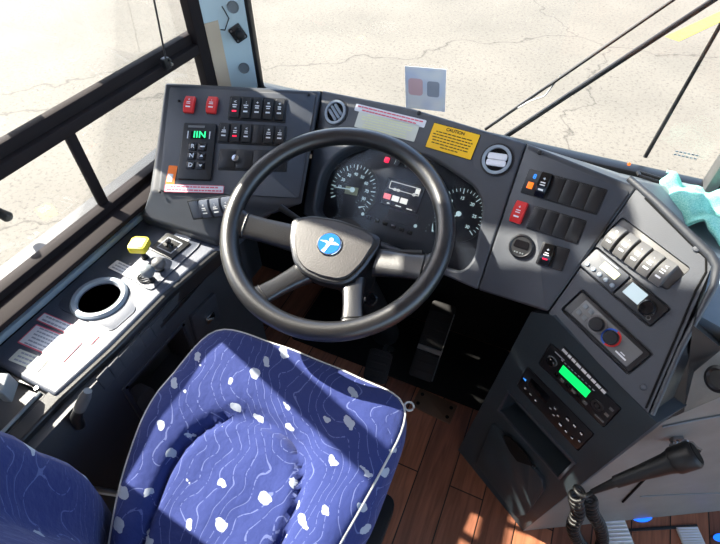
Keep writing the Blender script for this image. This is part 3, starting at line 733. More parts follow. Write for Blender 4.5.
# labels on the binnacle
sticker(bin_, fB, [(356, 103.5), (426, 120.5), (425, 128), (355, 110.5)], 'sticker', 'warning_strip', 'long pale strip with two lines of pink print', lines=2, lmat='pink', lw=.86)
sticker(bin_, fB, [(358.5, 111), (418.5, 125.5), (415.5, 142), (355, 127)], 'paper', 'info_label', 'pale paper label with faint print', lines=6, lmat='lcd_pale', lw=.8)
yo, yf, yw, yh = sticker(bin_, fB, [(433, 122), (479, 134.5), (473, 161), (426, 147.5)], 'yellow', 'caution_label', 'yellow caution label', border='ink', bw=.0012)
m_ = MB(); m_.text('CAUTION', yf.off(0, yh*.36, .0011), yh*.17, .0002)
for k in range(6):
    v = yh*(.20-.11*k); ww = yw*(.86 if k < 5 else .4)*random.uniform(.88, 1); u = -ww/2
    while u < ww/2-.002:
        q = min(random.uniform(.004, .011), ww/2-u); m_.box(yf, (u+q/2, v, .0009), (q, yh*.035, .0004)); u += q+.0018
link('print', m_, 'ink', yo, label='dark lettering headed CAUTION')
screw(bin_, fB, 419, 113, .005, 'black'); 

# ---- C: right switch panel
con = thing('switch_console', fC.hit(560, 230)-V3((0, 0, .1)), 'dark panel of blank switches and red hazard switch right of cluster', 'dashboard')
TLc, TRc = fC.hit(527, 143), fC.hit(638, 187)
m_ = MB(); m_.solid([TLc, TRc, fC.hit(548, 312), C_BL], OFF); cs = link('shell', m_, SHELL, con); bvl(cs, .005, 3, 30)
m_ = MB(); m_.prism(fC, rounded(inset_poly(uvs(fC, [(527, 143), (634, 187), (547, 311), (478.5, 290)]), [.010, .002, .004, .002]), .004), -.001, .002, .001); link('face_panel', m_, 'dash', con)
fc = fC.off(0, 0, .002)
screw(con, fc, 540, 152.5, .005)
f1, w1, h1 = bank(con, fc, [(529.5, 168), (608, 190), (597, 215), (520, 193)])
for k in range(6):
    u = w1*(k-2.5)*.162
    if k == 0:
        m_ = MB(); m_.box(f1, (u, -h1*.13, .0012), (w1*.075, h1*.26, .0015), .0005); link('amber_lamp', m_, 'amber', con, label='small amber indicator lamp')
        m_ = MB(); m_.text('8', f1.off(u+.002, h1*.24, .0005), h1*.26, .0002); link('lamp_legend', m_, 'bluebright', con)
    elif k == 1: rocker(con, f1.off(u, 0), w1*.14, h1*.95, .013, 'black_gloss', tilt=.1)
    else:
        m_ = MB(); m_.box(f1, (u, 0, .0008), (w1*.150, h1*.88, .002), .0008); link('blank_plate', m_, 'black', con)
rocker(con, fc.at(519, 212.5, -1), .023, .043, .012, 'red', label='red hazard rocker with triangle', lmat='sticker')
f2, w2, h2 = bank(con, fc, [(534.5, 204.5), (587, 221.5), (578, 244), (526, 229)])
for k in range(4):
    m_ = MB(); m_.box(f2, (w2*(k-1.5)*.243, 0, .0008), (w2*.225, h2*.88, .002), .0008); link('blank_plate', m_, 'black', con)
# round gauge
f = fc.at(521.5, 246.5)
m_ = MB(); m_.lathe(f, [(.024, 0), (.024, .004), (.021, .007), (.0185, .005), (.0001, .005)], 36); ro = link('round_gauge', m_, 'black', con, label='small round black gauge')
m_ = MB(); m_.prism(f.off(0, .002, .0055), rounded([(-.015, -.006), (.015, -.006), (.013, .009), (-.013, .009)], .004), 0, .0006); link('gauge_window', m_, 'black_gloss', ro)
m_ = MB()
for u in (-.008, -.003, .003, .008): m_.cyl(f, (u, -.013, .0052), .0014, .0012, 8)
link('gauge_button', m_, 'grey', ro)
f3, w3, h3 = bank(con, fc, [(543, 241.5), (570, 249.5), (563, 272), (535.5, 263.5)])
rocker(con, f3.off(-w3*.2, 0), w3*.40, h3*.92, .010, 'black_gloss', led='redlamp', tilt=.05)
m_ = MB(); m_.box(f3, (w3*.25, 0, .0006), (w3*.40, h3*.9, .0016), .0008); link('blank_plate', m_, 'black', con)

# ---- D: control pod facing the driver
dp = thing('control_pod', fD.hit(630, 300)-V3((0, 0, .12)), 'angled pod with five domed switches and heater units right of driver', 'dashboard')
pxD = [(638, 187), (705, 252), (711, 268), (648, 413), (549, 313)]
Dq = [fD.hit(*p) for p in pxD]
offD = [V3((.00, .10, -.09)), V3((.02, .05, -.09)), V3((.03, .02, -.10)), V3((.05, .08, -.05)), V3((.0, .10, -.05))]
m_ = MB(); m_.solid(Dq, offD); ds = link('shell', m_, 'dash', dp)
def pocket(o, fr, quad, depth, r=.006, grow=0):
    f, sw, sh = fr.sub(quad); k_ = MB(); k_.rbox(f, (0, 0, -depth/2+.02), (sw+grow, sh+grow, depth+.04), r, 4, 0); cut(o, k_); return f.off(0, 0, -depth), sw, sh
pk1 = pocket(ds, fD, [(622, 216), (690, 268), (668, 291), (601, 238)], .010)
pk2 = pocket(ds, fD, [(598, 247), (671, 308), (651, 329), (575, 263)], .010)
pk3 = pocket(ds, fD, [(582, 290), (655, 352), (628, 378), (561, 308)], .012)
bvl(ds, .003, 3, 35)
# raised rounded rim along the outer edge
m_ = MB(); rim = [(629, 178), (655, 201), (690, 236), (710, 255), (717, 266), (714, 285), (700, 312), (680, 350), (652, 415)]
m_.tube([fD.hit(*p)+fD.N*(-.002) for p in rim], [.006, .007, .008, .008, .008, .006, .005, .005, .004], 12); link('rim', m_, SHELL, dp)
m_ = MB(); gr = [(645, 198), (690, 243), (706, 258), (706, 272), (696, 290), (646, 408)]
m_.tube([fD.hit(*p) for p in gr], .0018, 8); link('seam', m_, 'deep', dp)
# flank
fl = [fD.hit(711, 268), fD.hit(648, 413), fF.hit(664, 422), fF.hit(684, 412)+V3((0, 0, 0)), atz(694, 372, .74), atz(722, 349, .80), atz(693, 325, .825), atz(699, 300, .845)]
m_ = MB(); c0 = sum(fl, V3((0, 0, 0)))/len(fl)
t = bmesh.new(); vv = [t.verts.new(p) for p in fl]; vb = [t.verts.new(p+V3((.01, .05, -.03))) for p in fl]
cf, cb_ = t.verts.new(c0), t.verts.new(c0+V3((.01, .05, -.03)))
for i in range(len(fl)):
    j = (i+1) % len(fl); t.faces.new((vv[i], vv[j], cf)); t.faces.new((vb[j], vb[i], cb_)); t.faces.new((vv[i], vb[i], vb[j], vv[j]))
m_._merge(t); link('side_cover', m_, 'black', dp, ang=60)
screw(dp, fD, 696.5, 249, .0055, 'dash'); screw(dp, fD, 643.5, 387, .0055, 'dash')
# five domed rockers
f, w_, h_ = pk1
m_ = MB(); m_.rbox(f, (0, 0, .003), (w_-.002, h_-.002, .004), .004, 4, .0008); link('switch_frame', m_, 'midgrey', dp)
for k in range(5): rocker(dp, fD.off(*fD.uv(614.5+k*12.2, 238.5+k*8.7), -.004), .0205, .046, .025, 'midgrey', led='white')
# heater timer and dial controller, side by side in one pocket
f, w_, h_ = pk2
hx = thing('heater_timer', f.o+f.U*(-w_*.24), 'small grey timer with pale screen and five buttons in right pod', 'timer')
e = f.off(-w_*.24, 0)
m_ = MB(); m_.rbox(e, (0, 0, .006), (w_*.46, h_*.86, .012), .004, 4, .0012); link('body', m_, 'dash', hx)
e = e.off(0, 0, .012); W_ = w_*.46; H_ = h_*.86
m_ = MB(); m_.rbox(e, (W_*.10, H_*.14, .0006), (W_*.46, H_*.34, .0012), .001, 3, 0); link('screen', m_, 'lcd_pale', hx, label='pale yellowish screen')
m_ = MB(); m_.box(e, (-W_*.05, H_*.42, .0003), (W_*.5, H_*.05, .0006)); link('print', m_, 'greyink', hx)
for k in range(5):
    m_ = MB(); m_.lathe(e.off(W_*(-.38+.19*k), -H_*.26), [(.0042, 0), (.0042, .0015), (.003, .0028), (.0001, .003)], 14); link('button', m_, 'vent', hx)
hd = thing('dial_controller', f.o+f.U*(w_*.25), 'black controller with white screen and round knob in right pod', 'controller')
e = f.off(w_*.25, 0); W_ = w_*.47; H_ = h_*.86
m_ = MB(); m_.rbox(e, (0, 0, .007), (W_, H_, .014), .003, 4, .002); link('body', m_, 'black', hd)
e = e.off(0, 0, .014)
m_ = MB(); m_.box(e, (-W_*.20, H_*.10, .0006), (W_*.42, H_*.58, .0012)); link('screen', m_, 'lcd_white', hd, label='lit white screen')
m_ = MB(); m_.lathe(e.off(W_*.20, -H_*.02), [(.0145, 0), (.0145, .003), (.0125, .004), (.012, .013), (.0105, .015), (.0001, .0155)], 28); link('knob', m_, 'black_gloss', hd)
m_ = MB(); m_.ring(e, (W_*.36, -H_*.30), .0028, .0040, 0, .0012, 14); link('button', m_, 'midgrey', hd)
# climate panel
f, w_, h_ = pk3
cl = thing('climate_control', f.o, 'long charcoal climate panel with blue and red ringed knob', 'climate control')
m_ = MB(); m_.rbox(f, (0, 0, .006), (w_-.008, h_-.008, .012), .005, 4, .002); link('body', m_, 'black', cl)
e = f.off(0, 0, .012)
m_ = MB(); m_.rbox(e, (w_*.02, h_*-.02, .0006), (w_*.80, h_*.66, .0012), .002, 3, .0004); link('face', m_, 'midgrey', cl)
for c2 in range(2):
    for r_ in range(2):
        m_ = MB(); m_.rbox(e.off(w_*(-.33+.085*c2), h_*(.14-.28*r_)), (0, 0, .002), (.0085, .0085, .002), .0015, 3, .0004); link('button', m_, 'grey', cl)
for u, (ma, mb_) in ((-.10, ('steel', 'steel')), (.10, ('teal_ring', 'red'))):
    kf = e.off(w_*u, -h_*.02, .0012)
    m_ = MB(); m_.lathe(kf, [(.0125, 0), (.0125, .010), (.011, .0125), (.0001, .013)], 26); kn = link('knob', m_, 'black', cl)
    for a0, a1, mm in ((90, 270, ma), (-90, 90, mb_)):
        m_ = MB(); A_ = arc(16, a0, a1)
        m_.prism(kf, [(math.cos(a)*.0165, math.sin(a)*.0165) for a in A_]+[(math.cos(a)*.0135, math.sin(a)*.0135) for a in A_[::-1]], 0, .0012); link('ring', m_, mm, kn, label={'teal_ring': 'blue half ring', 'red': 'red half ring'}.get(mm))
m_ = MB(); m_.box(e, (w_*.30, h_*-.22, .0013), (w_*.14, h_*.05, .0004)); m_.box(e, (w_*.30, -h_*.14, .0013), (w_*.06, h_*.03, .0004)); link('print', m_, 'white', cl)

# ---- E: radio tower
tw = thing('radio_tower', fE.hit(520, 480), 'black floor standing tower holding radio and storage slots', 'console')
Eq = [fE.hit(531, 312), fE.hit(553, 316), ETR, fE.hit(657, 423), fE.hit(523, 531), fE.hit(458, 450)]
Eq[2] = fE.hit(650, 416)
m_ = MB(); bk = fF.U*.13+V3((-.02, .05, 0)); m_.solid(Eq, bk); es = link('shell', m_, 'tower', tw)
pe1 = pocket(es, fE, [(552, 343), (620, 407), (606, 430), (537, 363)], .012)
pe2 = pocket(es, fE, [(528, 367), (595, 434), (578, 452), (516, 385)], .012)
pe3 = pocket(es, fE, [(510, 395), (573, 461), (558, 477), (500, 410)], .05)
bvl(es, .004, 3, 35)
# frames round the pockets
for q in ([(509, 393), (575, 461), (559, 479), (499, 409)],):
    f, sw, sh = fE.sub(q); m_ = MB()
    for (cu, cv, su_, sv_) in ((0, sh/2, sw+.008, .006), (0, -sh/2, sw+.008, .006), (-sw/2, 0, .006, sh), (sw/2, 0, .006, sh)): m_.box(f, (cu, cv, .001), (su_, sv_, .006), .0015)
    link('slot_frame', m_, 'dash', tw)
# storage door with a cut finger grip
dz = uvs(fE, [(494, 422), (502, 430), (511, 447), (522, 455), (531, 461), (545, 478), (546, 488), (529, 512), (519, 516), (478, 462)])
m_ = MB(); m_.prism(fE, rounded(dz, .006, 3), 0, .010, .003); link('storage_door', m_, 'tower', tw)
m_ = MB(); m_.prism(fE.off(0, 0, .0085), rounded(uvs(fE, [(506, 433), (513, 435), (529, 452), (536, 464), (520, 459), (512, 448)]), .004, 3), 0, .0025); link('finger_recess', m_, 'deep', tw)
m_ = MB(); m_.cyl(fE.at(535, 466), (0, 0, 0), .004, .006, 10); link('latch', m_, 'steel', tw)
for x, y in ((527, 527), (539, 529)):
    pass
# the radio
f, w_, h_ = pe1
rd = thing('car_radio', f.o, 'upper black radio with bright green screen in the tower', 'radio')
m_ = MB(); m_.rbox(f, (0, 0, .006), (w_-.004, h_-.004, .014), .003, 4, .0015); link('body', m_, 'black', rd)
e = f.off(0, 0, .013)
m_ = MB(); m_.box(e, (-w_*.04, h_*.05, .0005), (w_*.40, h_*.30, .0012)); link('display', m_, 'green', rd, label='glowing green screen')
m_ = MB(); m_.lathe(e.off(-w_*.37, h_*.02), [(.0095, 0), (.0095, .006), (.008, .008), (.0001, .0085)], 24); vk = link('volume_knob', m_, 'black_gloss', rd)
m_ = MB(); m_.ring(e, (-w_*.37, h_*.02), .0098, .0118, 0, .0015, 28); link('knob_ring', m_, 'grey', vk)
m_ = MB(); m_.ring(e.off(w_*.30, -h_*.02), (0, 0), .0075, .0120, 0, .0018, 28); m_.cyl(e, (w_*.30, -h_*.02, 0), .004, .002, 16); link('control_ring', m_, 'steel', rd)
for k in range(6):
    m_ = MB(); m_.rbox(e.off(w_*(-.24+.085*k), -h_*.27), (0, 0, .0006), (w_*.06, h_*.10, .0014), .0008, 3, .0003); link('preset_button', m_, 'midgrey' if k % 2 else 'black_gloss', rd)
for u, v, su_, sv_ in ((.43, -.02, .05, .10), (.43, .24, .05, .08), (.40, -.32, .12, .06)):
    m_ = MB(); m_.rbox(e.off(w_*u, h_*v), (0, 0, .0006), (w_*su_, h_*sv_, .0014), .0006, 3, .0003); link('side_button', m_, 'midgrey', rd)
m_ = MB()
for k in range(10): m_.box(e, (w_*(-.28+.05*k), h_*.30, .0002), (w_*.028, h_*.03, .0005))
m_.box(e, (-w_*.33, h_*.36, .0002), (w_*.14, h_*.04, .0005)); link('print', m_, 'greyink', rd)
# white lettered strip above the radio
f, sw, sh = fE.sub([(564.5, 347), (607.5, 391), (604.5, 395), (561.5, 350.5)], .001)
m_ = MB(); m_.box(f, (0, 0, 0), (sw*1.02, sh*1.3, .0008)); so = link('label_strip', m_, 'black', tw)
m_ = MB(); u = -sw/2
while u < sw/2-.004:
    q = random.uniform(.007, .014); m_.box(f, (u+q/2, 0, .0006), (q, sh*.55, .0004)); u += q+.002
link('print', m_, 'white', so)
# second unit
f, w_, h_ = pe2
mx = thing('media_controller', f.o, 'lower black control unit with dark screen under the radio', 'controller')
m_ = MB(); m_.rbox(f, (0, 0, .006), (w_-.004, h_-.004, .014), .006, 5, .0015); link('body', m_, 'black', mx)
e = f.off(0, 0, .013)
m_ = MB(); m_.rbox(e, (-w_*.24, h_*.12, .0006), (w_*.30, h_*.34, .0012), .004, 4, .0004); link('screen', m_, 'black_gloss', mx)
m_ = MB(); m_.prism(e.off(-w_*.45, h_*.02), [(-.004, 0), (.004, -.003), (.004, .003)], 0, .001); link('arrow_lamp', m_, 'bluebright', mx, label='small blue arrow lamp')
kk = 0
for (u, v, r_) in ((-.38, -.22, .0035), (-.29, -.24, .003), (-.20, -.26, .003), (.03, .12, .0035), (.10, .0, .003), (-.01, -.02, .003), (.06, -.12, .0035), (.20, .18, .0045), (.30, .20, .004), (.40, .18, .004), (.18, -.20, .0045), (.27, -.22, .0035), (.36, -.24, .0035), (.44, -.1, .003)):
    m_ = MB(); r_ *= 1.3; m_.lathe(e.off(w_*u, h_*v), [(r_, 0), (r_, .0012), (r_*.7, .0022), (.0001, .0023)], 14); bo = link('button', m_, 'black_gloss', mx)
    m_ = MB(); m_.box(e, (w_*u, h_*v, .0025), (r_*1.15, r_*.7, .0004)); link('legend', m_, 'white', bo)

# ---- dash top behind the panels, down to the windshield
DT = thing('windshield_ledge', (0, 1.0, .75), 'grey sloping ledge between the panels and the windshield', 'dashboard')
def q(p, dz=-.006, dy=.006): return p+V3((0, dy, dz))
tp = [q(TLa), q(TRa), q(Bq[1]), q(TLc), q(TRc), q(Dq[1], -.03, .02)]
gb = [V3((p.x, 1.088, .788)) for p in tp]; gb[0].x = -.79; tp[0].x = max(tp[0].x, -.86)
m_ = MB(); n = len(tp)
m_.loft([[a+V3((0, 0, 0)), b, b+V3((0, 0, -.03)), a+V3((0, .02, -.05))] for a, b in zip(tp, gb)])
link('surface', m_, 'grey', DT)
m_ = MB(); xs = [.30, .5, .9, 1.45]; m_.loft([[V3((x, .62 if x > .35 else .70, .80)), V3((x, 1.088, .80)), V3((x, 1.088, .74)), V3((x, .62 if x > .35 else .70, .74))] for x in xs])
SHF = thing('dash_shelf', (.7, .85, .77), 'pale shelf at far right beyond the control pod', 'shelf')
link('shelf_board', m_, 'trim', SHF)
# under-right wall below the shelf
G = [atz(694, 372, .74), atz(722, 349, .80), atz(760, 330, .80), fF.hit(770, 375), fF.hit(684, 412)]
m_ = MB(); c0 = sum(G, V3((0, 0, 0)))/5; t = bmesh.new(); vv = [t.verts.new(p) for p in G]; cf = t.verts.new(c0)
vb = [t.verts.new(p+V3((.02, .06, -.02))) for p in G]; cb_ = t.verts.new(c0+V3((.02, .06, -.02)))
for i in range(5): j = (i+1) % 5; t.faces.new((vv[i], vv[j], cf)); t.faces.new((vb[j], vb[i], cb_)); t.faces.new((vv[i], vb[i], vb[j], vv[j]))
m_._merge(t); link('fascia', m_, 'panel_grey', SHF)
gn = (G[1]-G[0]).cross(G[4]-G[0]).normalized(); gn = gn if gn.dot(CAM-G[0]) > 0 else -gn
fG = Frame(G[0]+gn*.003, (1, .4, 0), gn)
f = fG.at(720, 379); m_ = MB(); m_.lathe(f, [(.022, -.004), (.022, .006), (.017, .008), (.014, .004), (.0001, .004)], 30); link('round_grille', m_, 'black', SHF, label='round black fitting at the right end')
# black rod on the dash top
m_ = MB()
a, b = V3(atz(638, 172, .815)), V3(atz(664, 180, .815))
m_.tube([a, b], .004, 8); m_.tube([a+V3((.004, -.014, 0)), b+V3((0, -.014, 0))], .004, 8); m_.tube([a, a+V3((.004, -.014, 0))], .004, 8)
link('bent_rod', m_, 'black', label='thin black bent rod lying on dash top beside teal towel', cat='rod')
# teal towel
tz = lambda x, y: .822+.010*math.sin(x*55+y*30)+.009*math.sin(y*70-x*35)+.006*math.sin(x*130+1)*math.sin(y*95)
cor = [atz(663, 177, .82), atz(730, 193, .82), atz(740, 252, .82), atz(655, 205, .82)]
N_ = 40; rows = []
for i in range(N_+1):
    s = i/N_; row = []
    for j in range(N_+1):
        t_ = j/N_; p = (cor[0]*(1-t_)+cor[1]*t_)*(1-s)+(cor[3]*(1-t_)+cor[2]*t_)*s
        wob = V3((.006*math.sin(s*17), .006*math.sin(t_*15), 0))*(1 if i in (0, N_) or j in (0, N_) else .6)
        p = p+wob; row.append(V3((p.x, p.y, tz(p.x, p.y)+.012*math.sin(math.pi*t_)*math.sin(math.pi*s))))
    rows.append(row)
m_ = MB(); m_.grid(rows); o = link('towel', m_, 'towel', label='crumpled teal towel lying on the right dash shelf', cat='towel', ang=180)
md = o.modifiers.new('s', 'SOLIDIFY'); md.thickness = .006; md.offset = -1

# ---- F: grey side panel by the steps
sp = thing('kick_panel', fF.w(.1, 0), 'grey kick panel right of the tower under the microphone', 'panel')
p0, p1 = fF.uv(655, 424), fF.uv(720, 397)
dirv = ((p1[0]-p0[0])/((p1[0]-p0[0])**2+(p1[1]-p0[1])**2)**.5, (p1[1]-p0[1])/((p1[0]-p0[0])**2+(p1[1]-p0[1])**2)**.5)
m_ = MB(); m_.prism(fF, [(0, .002), (.75, .002), (.75, .745), p1, (p0[0]+.005, p0[1]-.0), ], -.03, 0); link('board', m_, 'panel_grey', sp)
m_ = MB(); m_.tube([fF.hit(662, 426)+fF.N*.002, fF.hit(690, 420)+fF.N*.002, fF.hit(728, 413)+fF.N*.002], .0022, 8); link('trim_bead', m_, 'grey', sp)
m_ = MB(); m_.tube([fF.hit(640, 496)+fF.N*.001, fF.hit(680, 494)+fF.N*.001, fF.hit(740, 492)+fF.N*.001], .0014, 8); link('lower_bead', m_, 'grey', sp)
m_ = MB(); m_.tube([fF.hit(622.5, 501)+fF.N*.002, fF.hit(650, 472)+fF.N*.002], .0028, 8); link('slot', m_, 'deep', sp)
# microphone clip, microphone and its coiled cord
mcl = thing('microphone_clip', fF.hit(676, 440), 'bright spring clip on the grey panel behind the microphone', 'clip')
f = fF.at(676, 438)
m_ = MB(); m_.rbox(f, (0, 0, .003), (.022, .016, .006), .003); link('plate', m_, 'steel', mcl)
for s in (-1, 1):
    m_ = MB(); m_.tube([f.w(s*.005, -.004, .006), f.w(s*.020, .006, .016), f.w(s*.017, .012, .026), f.w(s*.022, .014, .034)], .0048, 8); link('jaw', m_, 'chrome', mcl)
m_ = MB(); m_.tube([f.w(-.016+.004*k, .012+.007*math.sin(k*1.6), .016+.007*math.cos(k*1.6)) for k in range(9)], .0022, 6); link('spring', m_, 'chrome', mcl)
mf = Frame(fF.o+fF.N*.055, fF.U, fF.N)
A_, B_, C_ = mf.hit(694, 454), mf.hit(640, 473), mf.hit(616, 482)
tail = mf.hit(592, 492)
mic = thing('microphone', A_, 'black handheld microphone held by the clip on grey panel', 'microphone')
ax = (A_-B_).normalized()
m_ = MB(); m_.tube([C_, B_, B_.lerp(A_, .5), B_.lerp(A_, .62)], [.011, .013, .0175, .020], 24); link('handle', m_, 'mic', mic)
m_ = MB(); m_.tube([B_.lerp(A_, .62), B_.lerp(A_, .66), B_.lerp(A_, .98), A_, A_+ax*.004], [.021, .023, .0235, .0225, .020], 24); ho = link('head', m_, 'mic', mic)
m_ = MB(); m_.tube([A_+ax*.0035, A_+ax*.0055], [.0185, .017], 24); link('grille', m_, 'deep', ho)
m_ = MB(); m_.tube([tail, C_], [.005, .0085], 14); link('strain_relief', m_, 'mic', mic)
# coil: helix along a hanging path
path = [tail, mf.hit(583, 490), mf.hit(576, 497), mf.hit(578, 512), mf.hit(573, 528), mf.hit(580, 543), mf.hit(592, 552), mf.hit(602, 543), mf.hit(600, 527), mf.hit(592, 512), mf.hit(590, 498)]
def catmull(P, n):
    out = []
    for i in range(len(P)-1):
        a, b, c, d = P[max(0, i-1)], P[i], P[i+1], P[min(len(P)-1, i+2)]
        for k in range(n):
            t = k/n; out.append(.5*((2*b)+(c-a)*t+(2*a-5*b+4*c-d)*t*t+(3*b-a-3*c+d)*t**3))
    return out+[P[-1]]
cp_ = catmull(path[1:], 300); Ltot = 0; hel = []
prev = None
for i, p in enumerate(cp_):
    if i: Ltot += (p-cp_[i-1]).length
    t_ = (cp_[min(i+1, len(cp_)-1)]-cp_[max(i-1, 0)]).normalized()
    x = mf.N if prev is None else prev; nx = (x-t_*x.dot(t_)).normalized(); prev = nx; ny = t_.cross(nx)
    a = Ltot/.027*2*math.pi; hel.append(p+(nx*math.cos(a)+ny*math.sin(a))*.0115)
m_ = MB(); m_.tube([path[0]]+hel, .0040, 7); link('coiled_cord', m_, 'mic', label='black coiled cord hanging from the microphone', cat='cord', ang=180)

# ---- step nosings and blue floor light built as glowing ovals
for i, (qd, lb) in enumerate((([(597, 514), (620, 512), (640, 560), (614, 560)], 'white ribbed step edging beside the coiled cord'), ([(674, 528), (696, 527), (712, 560), (690, 560)], 'white ribbed step edging at the far right'))):
    f, sw, sh = WORLD.sub(qd); t = thing('step_nosing', f.o, lb, 'step edging', 'white step edgings')
    m_ = MB(); m_.box(f, (0, 0, .003), (sw, sh, .006), .001); link('strip', m_, 'nosing', t)
    for k in range(12):
        m_ = MB(); m_.box(f, (0, sh*(k-5.5)/12, .007), (sw*.94, .004, .003), .001); link('rib', m_, 'sticker', t)
m_ = MB(); f, sw, sh = WORLD.sub([(622, 529.5), (697, 525), (697, 527), (622, 532)]); m_.box(f, (0, 0, .002), (sw, .008, .004), .001); link('floor_strip', m_, 'black', label='thin black strip on the floor joining both white step edgings', cat='strip')  # thin black strip laid across between the edgings
for i, (x, y, r_, lb) in enumerate(((641, 516.5, .024, 'blue glowing oval at the foot of grey panel'), (720, 538, .016, 'blue glowing oval at the right edge of floor'))):
    f = WORLD.at(x, y).rot(28); t = thing('blue_oval', f.o, lb, 'lamp', 'blue floor ovals')
    pts = [(math.cos(2*math.pi*k/28)*r_*1.25, math.sin(2*math.pi*k/28)*r_*.62) for k in range(28)]
    m_ = MB(); m_.prism(f, [(a*1.1, b*1.15) for a, b in pts], 0, .003, .001); link('bezel', m_, 'midgrey', t)
    m_ = MB(); m_.prism(f, pts, .002, .005, .001); link('lens', m_, 'blueglow', t)

# ================================================================== LEFT SIDE CONSOLE
lc = thing('side_console', (-.7, .35, .5), 'blue grey ledge with cup holder and stickers under the driver window', 'console')
LI = lambda x, y: atz(x, y, LZ)
yb = LI(40, 385).y
m_ = MB()
led = [V3((-.862, yb, LZ)), LI(54, 396), LI(110, 345), LI(165, 290), LI(213, 250), V3((-.625, .60, LZ)), V3((-.61, .70, LZ)), V3((-.862, .70, LZ))]
m_.solid(led, V3((0, 0, -.035))); ls = link('ledge', m_, 'ledge', lc)
cu, cv = fL.uv(100, 299)
k_ = MB(); k_.cyl(fL, (cu, cv, -.05), .043, .1, 40); cut(ls, k_); bvl(ls, .006, 3, 35)
m_ = MB(); m_.lathe(fL.off(cu, cv), [(.058, -.001), (.058, .006), (.054, .010), (.046, .010), (.0435, .004), (.0415, -.07), (.0001, -.072), (.0001, -.074), (.0435, -.073), (.0445, -.001)], 44)
link('cup_holder_rim', m_, 'vent', lc, label='grey round cup holder rim')
m_ = MB(); m_.lathe(fL.off(cu, cv), [(.0412, -.002), (.0412, -.068), (.0001, -.068), (.0001, -.0665), (.040, -.0665), (.040, -.002)], 36); link('cup_holder_liner', m_, 'deep', lc)
f, sw, sh = fL.sub([(128, 275), (200, 239), (160, 225), (86, 268)])
m_ = MB(); pl_ = rounded(uvs(fL, [(110, 266), (146, 228), (158, 223), (201, 238), (200, 246), (163, 281), (152, 291), (146, 289)]), .012, 4)
m_.prism(fL, pl_, -.001, .003, .001); cpl = link('control_plate', m_, 'ledge', lc)
m_ = MB(); m_.prism(fL, rounded(uvs(fL, [(88, 268), (128, 292), (137, 310), (112, 332), (62, 310), (58, 305)]), .01, 4), -.001, .0018, .0008); cpo = link('cup_plate', m_, 'ledge', lc)
for o_ in (cpl, cpo):
    k_ = MB(); k_.cyl(fL, (cu, cv, -.05), .043, .1, 40); cut(o_, k_)
fl3 = fL.off(0, 0, .003)
# mirror joystick
f, sw, sh = fl3.sub([(166, 233), (189, 243), (174, 261), (152, 250)])
m_ = MB(); m_.rbox(f, (0, 0, .002), (sw, sh, .004), .002, 3, .0008); jo = link('mirror_joystick', m_, 'black', lc, label='square black mirror joystick with pale frame')
m_ = MB()
for a, b, c2, d_ in ((0, .30, .62, .04), (0, -.30, .62, .04), (.30, 0, .04, .62), (-.30, 0, .04, .62)): m_.box(f, (sw*a, sh*b, .0044), (sw*c2, sh*d_, .0008))
link('pale_frame', m_, 'greyink', jo)
m_ = MB(); m_.lathe(f.off(0, 0, .004), [(.009, 0), (.006, .004), (.005, .010), (.007, .013), (.006, .016), (.0001, .017)], 18); link('stick', m_, 'black_gloss', jo)
sticker(lc, fl3, [(177, 232), (191, 238.5), (188, 242), (174, 236)], 'sticker', 'white_tag', 'small white tag')
# yellow parking brake knob
def knob(x, y, z, h, prof, mat, name, label=None, stem='black', sq=None):
    top = atz(x, y, LZ+.003+h); base = V3((top.x, top.y, LZ+.003)); f = Frame(base, (1, .35, 0), (0, 0, 1))
    m_ = MB(); m_.lathe(f, [(.008, 0), (.008, .004), (.005, .006), (.005, h-.012), (.0001, h-.012)], 16); st_ = link(name, m_, stem, lc, label=label)
    m_ = MB()
    if sq: m_.prism(f, rounded([(-sq, -sq), (sq, -sq), (sq, sq), (-sq, sq)], .006, 4), h-.016, h, .003)
    else: m_.lathe(f, [(r_, h+w_) for r_, w_ in prof], 24)
    ko_ = link('knob', m_, mat, st_); return f, ko_
f, ko = knob(138, 242.5, 0, .048, None, 'yellow_knob', 'parking_brake_knob', 'yellow square parking brake knob', sq=.019)
m_ = MB(); m_.prism(f, rounded([(-.013, -.013), (.013, -.013), (.013, .013), (-.013, .013)], .004, 3), .048, .0486); m_.text('P', f.off(0, 0, .049), .001, .0001); link('knob_label', m_, 'sticker', ko)
ballp = [(.004, -.026), (.010, -.022), (.0145, -.014), (.015, -.008), (.013, -.002), (.008, .002), (.0001, .004)]
knob(146, 268, 0, .040, ballp, 'grey', 'ball_knob', 'grey ball knob nearest the cup holder')
knob(157, 260.5, 0, .030, ballp, 'midgrey', 'ball_knob', 'darker ball knob beside the joystick')
m_ = MB(); f = fl3.at(145, 279); m_.tube([f.w(.012*math.cos(a), .016*math.sin(a), .003) for a in arc(12, 20, 300)], .002, 6); m_.tube([f.w(-.01, .01, .003), f.w(.012, -.012, .004)], .002, 6); link('wire_loop', m_, 'black', lc)
sticker(lc, fl3, [(118, 260), (138.5, 271), (133, 279), (107.5, 268)], 'sticker', 'instruction_label', 'small pale label with three lines of print', lines=3, lmat='greyink', lw=.75)
st0 = fL.off(0, 0, .0006)
sticker(lc, st0, [(45, 312), (99, 337), (92, 344), (36, 321)], 'sticker', 'warning_strip', 'slim red bordered warning sticker nearest the cup holder', border='pink', lines=2, lmat='greyink', lw=.8, bw=.002)
sticker(lc, st0, [(37, 324), (82, 343), (64, 362), (17, 343)], 'sticker', 'warning_sticker', 'large red bordered warning sticker', border='pink', lines=6, lmat='greyink', lw=.8, bw=.0025)
sticker(lc, st0, [(20, 349), (48, 360), (38, 372), (8, 360)], 'paper', 'info_sticker', 'pale sticker nearest the seat', lines=3, lmat='greyink', lw=.75)
